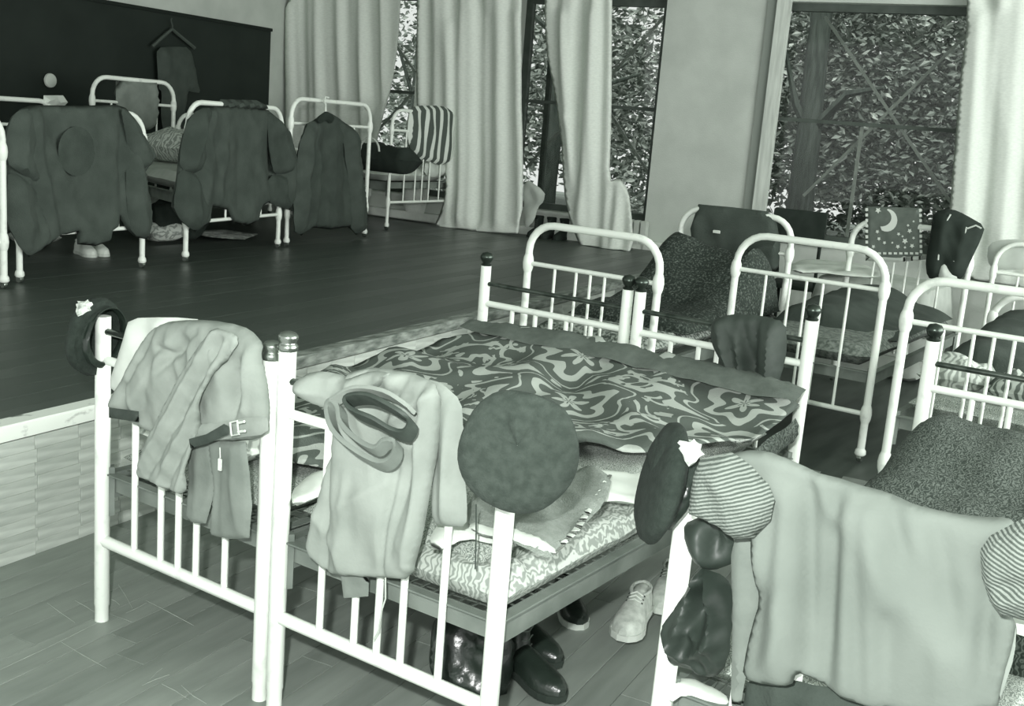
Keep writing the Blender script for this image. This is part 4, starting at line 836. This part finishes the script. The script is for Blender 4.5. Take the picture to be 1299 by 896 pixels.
# towels on the back-row headboards
hpn = plane((h0.x, h0.y), (h1.x, h1.y))
solo(cloth([(147, 103), (199, 103), (200, 130), (199, 158), (191, 164), (178, 166), (150, 150), (147, 130)], hpn, th=.045, edge=.02, nz=.012, res=.04, rnd=0), 'grey_towel', mat('mid_towel', 112, .95, 124, scale=12), 'grey towel over the headboard in front of the black board', 'towel')
s1b = pl2(S1[3], S1[4])
solo(cloth([(55, 121), (80, 121), (86, 130), (82, 134), (55, 134)], lift(s1b, .0), th=.04, edge=.02, nz=.006, res=.04, rnd=0), 'white_towel', SHEET, 'white folded towel on the back headboard at far left', 'towel')
s2b = pl2(S2[3], S2[4])
# mattresses
def st_mat(S, m, label, seed, z1=.14):
    _, a, b, c, d = S; X = (b-a).normalized(); Y = (c-a).normalized(); P = a+X*.05+Y*.06
    o = slab(P, (b-a).length-.1, (c-a).length-.12, X, Y, ZH+.485, ZH+.485+z1, nz=.02, seed=seed, res=.07); 
    o.f = [tuple(reversed(f)) for f in o.f]
    return solo(o, 'mattress', m, label, 'mattress')
st_mat(S1, TICK, 'thin mattress on the stage bed nearest the left edge', 41); st_mat(S2, SHEET2, 'pale mattress on the middle stage bed', 42, .12)
st_mat(S3, SHEET2, 'pale mattress on the stage bed with the hanger jacket', 43, .12); st_mat(S4, SHEET, 'white mattress on the stage bed nearest the windows', 44, .12)
hx = (h1-h0).normalized(); hy = Vector((hx.y, -hx.x, 0))
if hy.dot(WD) < 0: hy = -hy
solo(slab(h0+hx*.15+hy*.25, (h1-h0).length-.3, .6, hx, hy, ZH+.60, ZH+.88, ex=.25, nz=.05, seed=46, res=.05), 'pillow', TICK2, 'large rumpled pillow showing between the two dark spread jackets', 'pillow')
solo(slab(h0+hx*.15+hy*.85, (h1-h0).length-.3, .45, hx, hy, ZH+.58, ZH+.80, ex=.2, nz=.04, seed=47, res=.05), 'pillow', TICK, 'patterned pillow below the rumpled one between the spread jackets', 'pillow')
# bundles, papers and shoes under the stage beds
def lump(q, w, l, h, m, name, label, cat, seed, z=ZH, ang=0):
    P = hit(q, Vector((0, 0, z)), ZA); X = Vector((cos(ang), sin(ang), 0)); Y = Vector((-sin(ang), cos(ang), 0))
    return solo(slab(P-X*w/2-Y*l/2, w, l, X, Y, z+.002, z+h, ex=min(w, l)*.4, nz=h*.2, noz=9, seed=seed, res=min(w, l)/10), name, m, label, cat)
lump((203, 306), .30, .35, .17, TICK2, 'bundle', 'pale cloth bundle on the stage floor between the spread jackets', 'bundle', 51)
lump((200, 284), .34, .30, .28, SHEET2, 'bundle', 'rounded pale bag behind the floor bundle between the spread jackets', 'bundle', 52)
lump((222, 305), .22, .5, .32, BLACKISH, 'boot_bag', 'black bag on the stage floor left of the middle bed leg', 'bag', 53)
for i, (q, lb) in enumerate([((275, 298), 'crumpled newspaper lying under the middle stage bed'), ((294, 301), 'second sheet of newspaper beside the middle stage bed')]):
    lump(q, .34, .5, .03, mat('newspaper', 130, .9, 205, scale=18, lo=.4, hi=.6), 'newspaper', lb, 'newspaper', 54+i, ang=.6*i)
lump((42, 310), .3, .3, .12, SHEET2, 'bundle', 'small pale bundle under the leftmost spread jacket', 'bundle', 57)
# black bag on the far stage bed
q_ = hit((500, 220), Vector((0, 0, ZH+.6)), ZA)
bb = thing('duffel_bag', q_, 'black bag with a light handle on the bed between the hanger jacket and striped towel', 'bag')
slab(q_-Vector((.55, .15, 0)), .78, .3, XA, YA, ZH+.60, ZH+.86, ex=.12, nz=.08, seed=60, res=.06).obj('body', BLACKISH, bb)
MB().tube([q_+Vector((-.15+.12*cos(a), -.2, .20+.12*sin(a))) for a in [pi*k/8 for k in range(9)]], .01, 6).obj('handle', SHEET2, bb)
# garments on the black board
board = thing('black_board', R(UB+.02, 5, ZH), 'large black board covering the back wall of the stage', 'board')
P_ = [hit(q, R(UB+.03, 0), WD) for q in ((343, 37), (343, 140))]; vr = P_[0].dot(SD); zt = P_[0].z
MB().rbox(R(UB+.02, (vr+1.2)/2, (ZH+.02+zt)/2), (.04, vr-1.2, zt-ZH-.02), AX).obj('panel', mat('board_black', 30, .7, 36, scale=3), board, False)
MB().rbox(R(UB+.03, (vr+1.2)/2, zt-.01), (.07, vr-1.2, .035), AX).obj('top_edge', mat('board_edge', 24, .7), board, False)
pbk = (R(UB+.10, 0), WD)
hgm = thing('hanger_coat', R(UB+.1, 5.8, 1.2), 'dark overalls on a hanger against the black board', 'overalls')
cloth([(197, 60), (220, 59), (241, 60), (246, 82), (251, 102), (255, 118), (244, 117), (238, 115), (235, 140), (231, 172), (219, 172), (218, 150), (214, 172), (207, 170), (204, 140), (205, 116), (200, 112), (199, 85)], pbk, th=.04, edge=.06, nz=.02, res=.05, folds=[((205, 65), (208, 110), .03, .04), ((230, 65), (232, 110), .03, .04)]).obj('body', DKCOAT2, hgm)
MB().tube([hit(q, *pbk) for q in ((193, 59), (212, 42), (218, 37), (224, 42), (247, 61))], .018, 6).obj('hanger', mat('hanger_wood', 74, .6), hgm)
MB().tube([hit(q, *pbk) for q in ((218, 38), (219, 33), (217, 26), (218, 23))], .008, 6).obj('hook', DKFRAME, hgm)
lamp = MB().lathe([(.0, 0), (.05, 0), (.066, .012), (.062, .03), (.03, .042), (.0, .045)], hit((62, 102), R(UB+.05, 0), WD), WD, n=20)
solo(lamp, 'white_disc', SHEET, 'small round white disc fixed on the black board', 'disc')

# ================================================================== CURTAINS
CURT = mat('curtain_linen', 210, .9, 220, scale=30, bump=.15, bscale=300, stretch=(1, 1, 3))
def curtain(out, v, amp, per, ph, label, th=.006, folds=(), res=.032, flare=0, seed=0, rod=None):
    pl = (R(0, v), -SD); z0 = ZH+.1
    z_bot = ZH+.9
    P0, N = pl; T = None
    def bend(x, y): return 0
    mb = cloth(out, pl, th=th, edge=.01, nz=.012, nscale=1.5, res=res, wave=(amp, per, ph), folds=folds, rnd=1, seed=seed)
    for i, q in enumerate(mb.v):
        k = max(0, 1-(q.z-ZH)/1.1); mb.v[i] = q-SD*flare*k*k
        if mb.v[i].z < ZH+.004 and q.dot(WD) < UE: mb.v[i].z = ZH+.004
    return solo(mb, 'curtain', CURT, label, 'curtain')
curtain([(362, -60), (512, -60), (508, 10), (504, 60), (497, 110), (484, 155), (474, 200), (470, 262), (430, 262), (362, 255)], VW-.12, .035, .34, .4, 'pale curtain in the left corner of the window wall, behind the hanger jacket', seed=1)
curtain([(530, -60), (662, -60), (662, 60), (664, 150), (668, 296), (640, 296), (600, 293), (556, 290), (566, 262), (572, 230), (560, 200), (530, 195), (528, 60)], VW-.34, .05, .36, 1.2, 'full pale curtain hanging to the stage floor right of the striped towel', flare=.10, folds=[((572, 30), (574, 280), .07, .06), ((620, 20), (624, 280), -.04, .05), ((655, 20), (662, 280), .04, .05)], seed=2)
curtain([(528, -60), (534, -60), (545, 130), (545, 275), (508, 270), (515, 200), (524, 150), (530, 60)], VW-.1, .02, .3, .3, 'narrow pale curtain edge behind the full left curtain', seed=3)
curtain([(690, -60), (778, -60), (776, 60), (776, 150), (774, 230), (786, 225), (798, 240), (806, 290), (808, 312), (792, 345), (760, 340), (742, 312), (727, 280), (716, 240), (713, 180), (706, 130), (692, 60)], VW-.30, .045, .30, 2.2, 'pale curtain in the middle of the second window, swept to one side', flare=.12, folds=[((715, 20), (722, 150), .06, .06), ((722, 150), (735, 280), .06, .05), ((750, 20), (752, 290), .04, .06), ((778, 240), (776, 300), -.05, .04)], seed=4)
curtain([(1222, -60), (1400, -60), (1400, 380), (1200, 352), (1202, 300), (1210, 200), (1218, 100), (1228, 20)], VW-.20, .055, .40, .6, 'wide pale curtain at the right edge of the window wall', folds=[((1245, 20), (1225, 330), .06, .05), ((1270, 20), (1245, 330), -.06, .05)], seed=5)
solo(cloth([(664, 224), (692, 243), (690, 256), (683, 262), (678, 280), (668, 290), (664, 280)], (R(0, VW-.25), -SD), th=.01, edge=.02, nz=.02, res=.03), 'hanging_cloth', SHEET2, 'small pale cloth hanging at the left side of the second window', 'cloth')
rd = thing('radiator', R(-1.42, VW-.08, ZH), 'short pale radiator under the second window beside the pier', 'radiator')
for k in range(3): MB().rbox(R(-1.52+.075*k, VW-.07, ZH+.17), (.055, .09, .24), AX, .012).obj('column', mat('radiator_paint', 190, .5, 205, scale=6), rd, False)
MB().tube([R(-1.55, VW-.07, ZH+.07), R(-1.34, VW-.07, ZH+.07)], .018, 8).obj('pipe', mat('radiator_paint', 190), rd); MB().tube([R(-1.55, VW-.07, ZH+.27), R(-1.34, VW-.07, ZH+.27)], .018, 8).obj('pipe', mat('radiator_paint', 190), rd)
for k in (0, 1): MB().box(R(-1.52+.15*k, VW-.07, ZH+.03), (.03, .06, .06), AX).obj('foot', mat('radiator_paint', 190), rd, False)

# ================================================================== FOOTWEAR
def shoe(name, heel, toe, L, label, m, sole, group=None, shaft=0, lace=True, w=1.0, z0=0):
    heel = Vector(heel); d = (Vector(toe)-heel); d.z = 0; d.normalize(); s = ZA.cross(d); t = thing(name, heel+d*L/2+ZA*z0, label, name.replace('_', ' ').split()[-1], group); B = heel+ZA*z0
    st = [0, .06, .16, .30, .45, .60, .72, .84, .93, 1.0]; hw = [.018, .030, .035, .034, .035, .042, .047, .045, .034, .012]; hh = [.055, .075, .082, .082, .080, .068, .055, .046, .040, .026]
    so = MB(); n = 12
    so.grid(lambda i, j: B+d*(L*st[i])+s*((1, 1, -1, -1)[j % 4]*(hw[i]+.004)*w)+ZA*((0, .022, .022, 0)[j % 4]), len(st), 5)
    so.f += [(0, len(st), 2*len(st), 3*len(st)), (len(st)-1, 4*len(st)-1, 3*len(st)-1, 2*len(st)-1)]; so.obj('sole', sole, t, False)
    up = MB()
    def U_(i, j):
        a = pi*j/(n-1); return B+d*(L*st[i])+s*(cos(a)*hw[i]*w)+ZA*(.02+sin(a)**.7*(hh[i]-.0) if 0 < j < n-1 else .02)
    up.v = []; up.f = []; up.grid(lambda j, i: U_(i, j), n, len(st)); up.f += [tuple(range(n)), tuple((len(st)-1)*n+k for k in reversed(range(n)))]; up.obj('upper', m, t)
    if shaft:
        c = B+d*(L*.22); sm = MB(); pr = [(.040, .05), (.042, .10), (.044, .16), (.050, .22), (.052, shaft), (.047, shaft), (.044, shaft-.04), (.04, .12)]
        sm.grid(lambda i, j: c+d*(cos(2*pi*i/16)*pr[j][0]*1.25)+s*(sin(2*pi*i/16)*pr[j][0])+ZA*pr[j][1]+d*(.012*sin(pr[j][1]*30)), 16, len(pr), True); sm.obj('shaft', m, t)
        for k in range(8):
            z = .09+k*(shaft-.1)/8; q = c+d*(.058)+ZA*z; MB().tube([q-s*.02, q+d*.006, q+s*.02+ZA*.012], .0022, 5).obj('lace', mat('dull_lace', 90, .8), t)
    else:
        mb = MB(); c = B+d*(L*.22)+ZA*.092
        mb.tube([c+d*(cos(a)*L*.17)+s*(sin(a)*.028*w)-ZA*(.004*cos(a)) for a in [2*pi*k/16 for k in range(17)]], .0065, 6); mb.obj('collar', m, t)
        ins = MB().lathe([(.001, .0), (.026*w, 0), (.026*w, .003), (.001, .003)], c-ZA*.006, n=14); ins.obj('lining', DKCOAT, t)
        if lace:
            for k in range(5):
                f = .44+.055*k; z = .107-.006*k-.012*(k > 2); q = B+d*(L*f)+ZA*z; MB().tube([q-s*.022-ZA*.012, q, q+s*.022-ZA*.012], .003, 6).obj('lace', SHEET, t)
                for e in (-1, 1): MB().lathe([(.0035, 0), (.0035, .002), (.001, .002)], q+s*e*.026-ZA*.012, n=8, axis=ZA+s*e).obj('eyelet', BLACKISH, t)
            for f in (.78, .86): 
                q = B+d*(L*f); MB().tube([q+s*(cos(a)*.043*w)+ZA*(.022+sin(a)*(.030 if f < .8 else .026)) for a in [pi*k/8 for k in range(9)]], .002, 5).obj('toe_stitch', RUBBER, t)
    return t
T1 = hit((788, 824), Vector((0, 0, .02)), ZA); H1 = hit((818, 764), Vector((0, 0, .05)), ZA)
shoe('canvas_shoe', T1+(H1-T1).normalized()*.31, T1, .31, 'pale worn canvas shoe on the floor in the aisle, the whole one', CANVAS, RUBBER, w=1.15)
T2 = hit((836, 790), Vector((0, 0, .02)), ZA)
shoe('canvas_shoe', T2+(H1-T1).normalized()*.31+Vector((-.02, 0, 0)), T2, .31, 'pale canvas shoe partly hidden by the right-hand bed post', CANVAS, RUBBER, w=1.1)
T3 = hit((712, 892), Vector((0, 0, .02)), ZA)
d3 = Vector((1, -.35, 0)).normalized()
shoe('tall_boot', T3-d3*.31, T3, .31, 'black lace-up boot under the right front bed, toe past the post', LEATHER, BLACKISH, shaft=.34, w=1.1)
T4 = T3+Vector((-.12, .17, 0)); shoe('tall_boot', T4-d3*.31, T4, .31, 'second black lace-up boot behind the first under the front bed', LEATHER, BLACKISH, shaft=.34, w=1.1)
kp = plane((.8, .50), (1.3, .50))
kb = thing('kit_bag', (1.02, .52, 0), 'dark crumpled leather bag with a pale tag standing under the right front bed', 'bag')
cloth([(556, 770), (590, 776), (626, 786), (642, 800), (646, 850), (640, 890), (610, 882), (580, 872), (556, 862), (553, 810)], (kp[0], kp[1]), th=.07, edge=.07, nz=.03, nscale=10, res=.014, folds=[((575, 780), (575, 860), .02, .012), ((600, 800), (640, 830), -.02, .012), ((590, 830), (630, 870), .02, .012), ((615, 790), (618, 870), -.02, .010)]).obj('body', LEATHER, kb)
MB().tube([hit(q, kp[0]+kp[1]*.09, kp[1]) for q in ((612, 800), (625, 815), (618, 835), (632, 850), (622, 868))], .003, 5).obj('lace', mat('dull_lace', 90, .8), kb)
MB().rbox(hit((601, 790), kp[0]+kp[1]*.085, kp[1]), (.024, .003, .022)).obj('tag', SHEET, kb, False)
if 0: MB_ = MB().rbox(hit((601, 790), plane((T3.x-.2, T3.y-.09), (T3.x, T3.y-.14))[0], plane((T3.x-.2, T3.y-.09), (T3.x, T3.y-.14))[1]), (.028, .003, .024))
S_ = hit((735, 800), Vector((0, 0, .0)), ZA); shoe('leather_sandal', S_+Vector((-.2, .18, 0)), S_, .27, 'dark shoe half under the front bed near the canvas shoes', LEATHER, RUBBER, lace=False)
pp = [hit(q, Vector((0, 0, ZH)), ZA) for q in ((118, 327), (134, 326))]
for i, p_ in enumerate(pp): shoe('white_slipper', p_+Vector((-.26, .05, 0)), p_, .27, ['white slipper under the leftmost spread jacket, the left one', 'white slipper under the leftmost spread jacket, the right one'][i], SHEET, RUBBER, lace=False)
for i, q in enumerate(((700, 290), (713, 290), (724, 291))):
    p_ = R(-2.55+.15*i, VW-.32, 0); shoe('dark_boot', p_+SD*.26, p_, .27, 'dark %s boot of the row on the floor below the second window' % ['leftmost', 'middle', 'rightmost'][i], BLACKISH, BLACKISH, shaft=.2, lace=False, z0=ZH)

# ------------------------------------------------------------------ groups of alike things
for o in list(bpy.data.objects):
    if o.parent or not o.get('category'): continue
    c = o['category']; n = o.name.split('.')[0]
    g = {'iron_bed': 'iron beds crowded into the hall', 'curtain': 'pale curtains of the window wall', 'tree': 'trees outside the windows', 'mattress': 'mattresses on the iron beds', 'beret': 'berets hung on the bed posts',
         'canvas_shoe': 'pair of canvas shoes', 'tall_boot': 'pair of tall boots', 'dark_boot': 'boots below the second window', 'white_slipper': 'slippers on the stage', 'newspaper': 'newspapers under the stage bed', 'dark_jacket': 'dark jackets spread over the stage beds', 'knit_sleeve': 'knit sleeves over the right-hand bed'}.get(n)
    if g and not o.get('group'): o['group'] = g
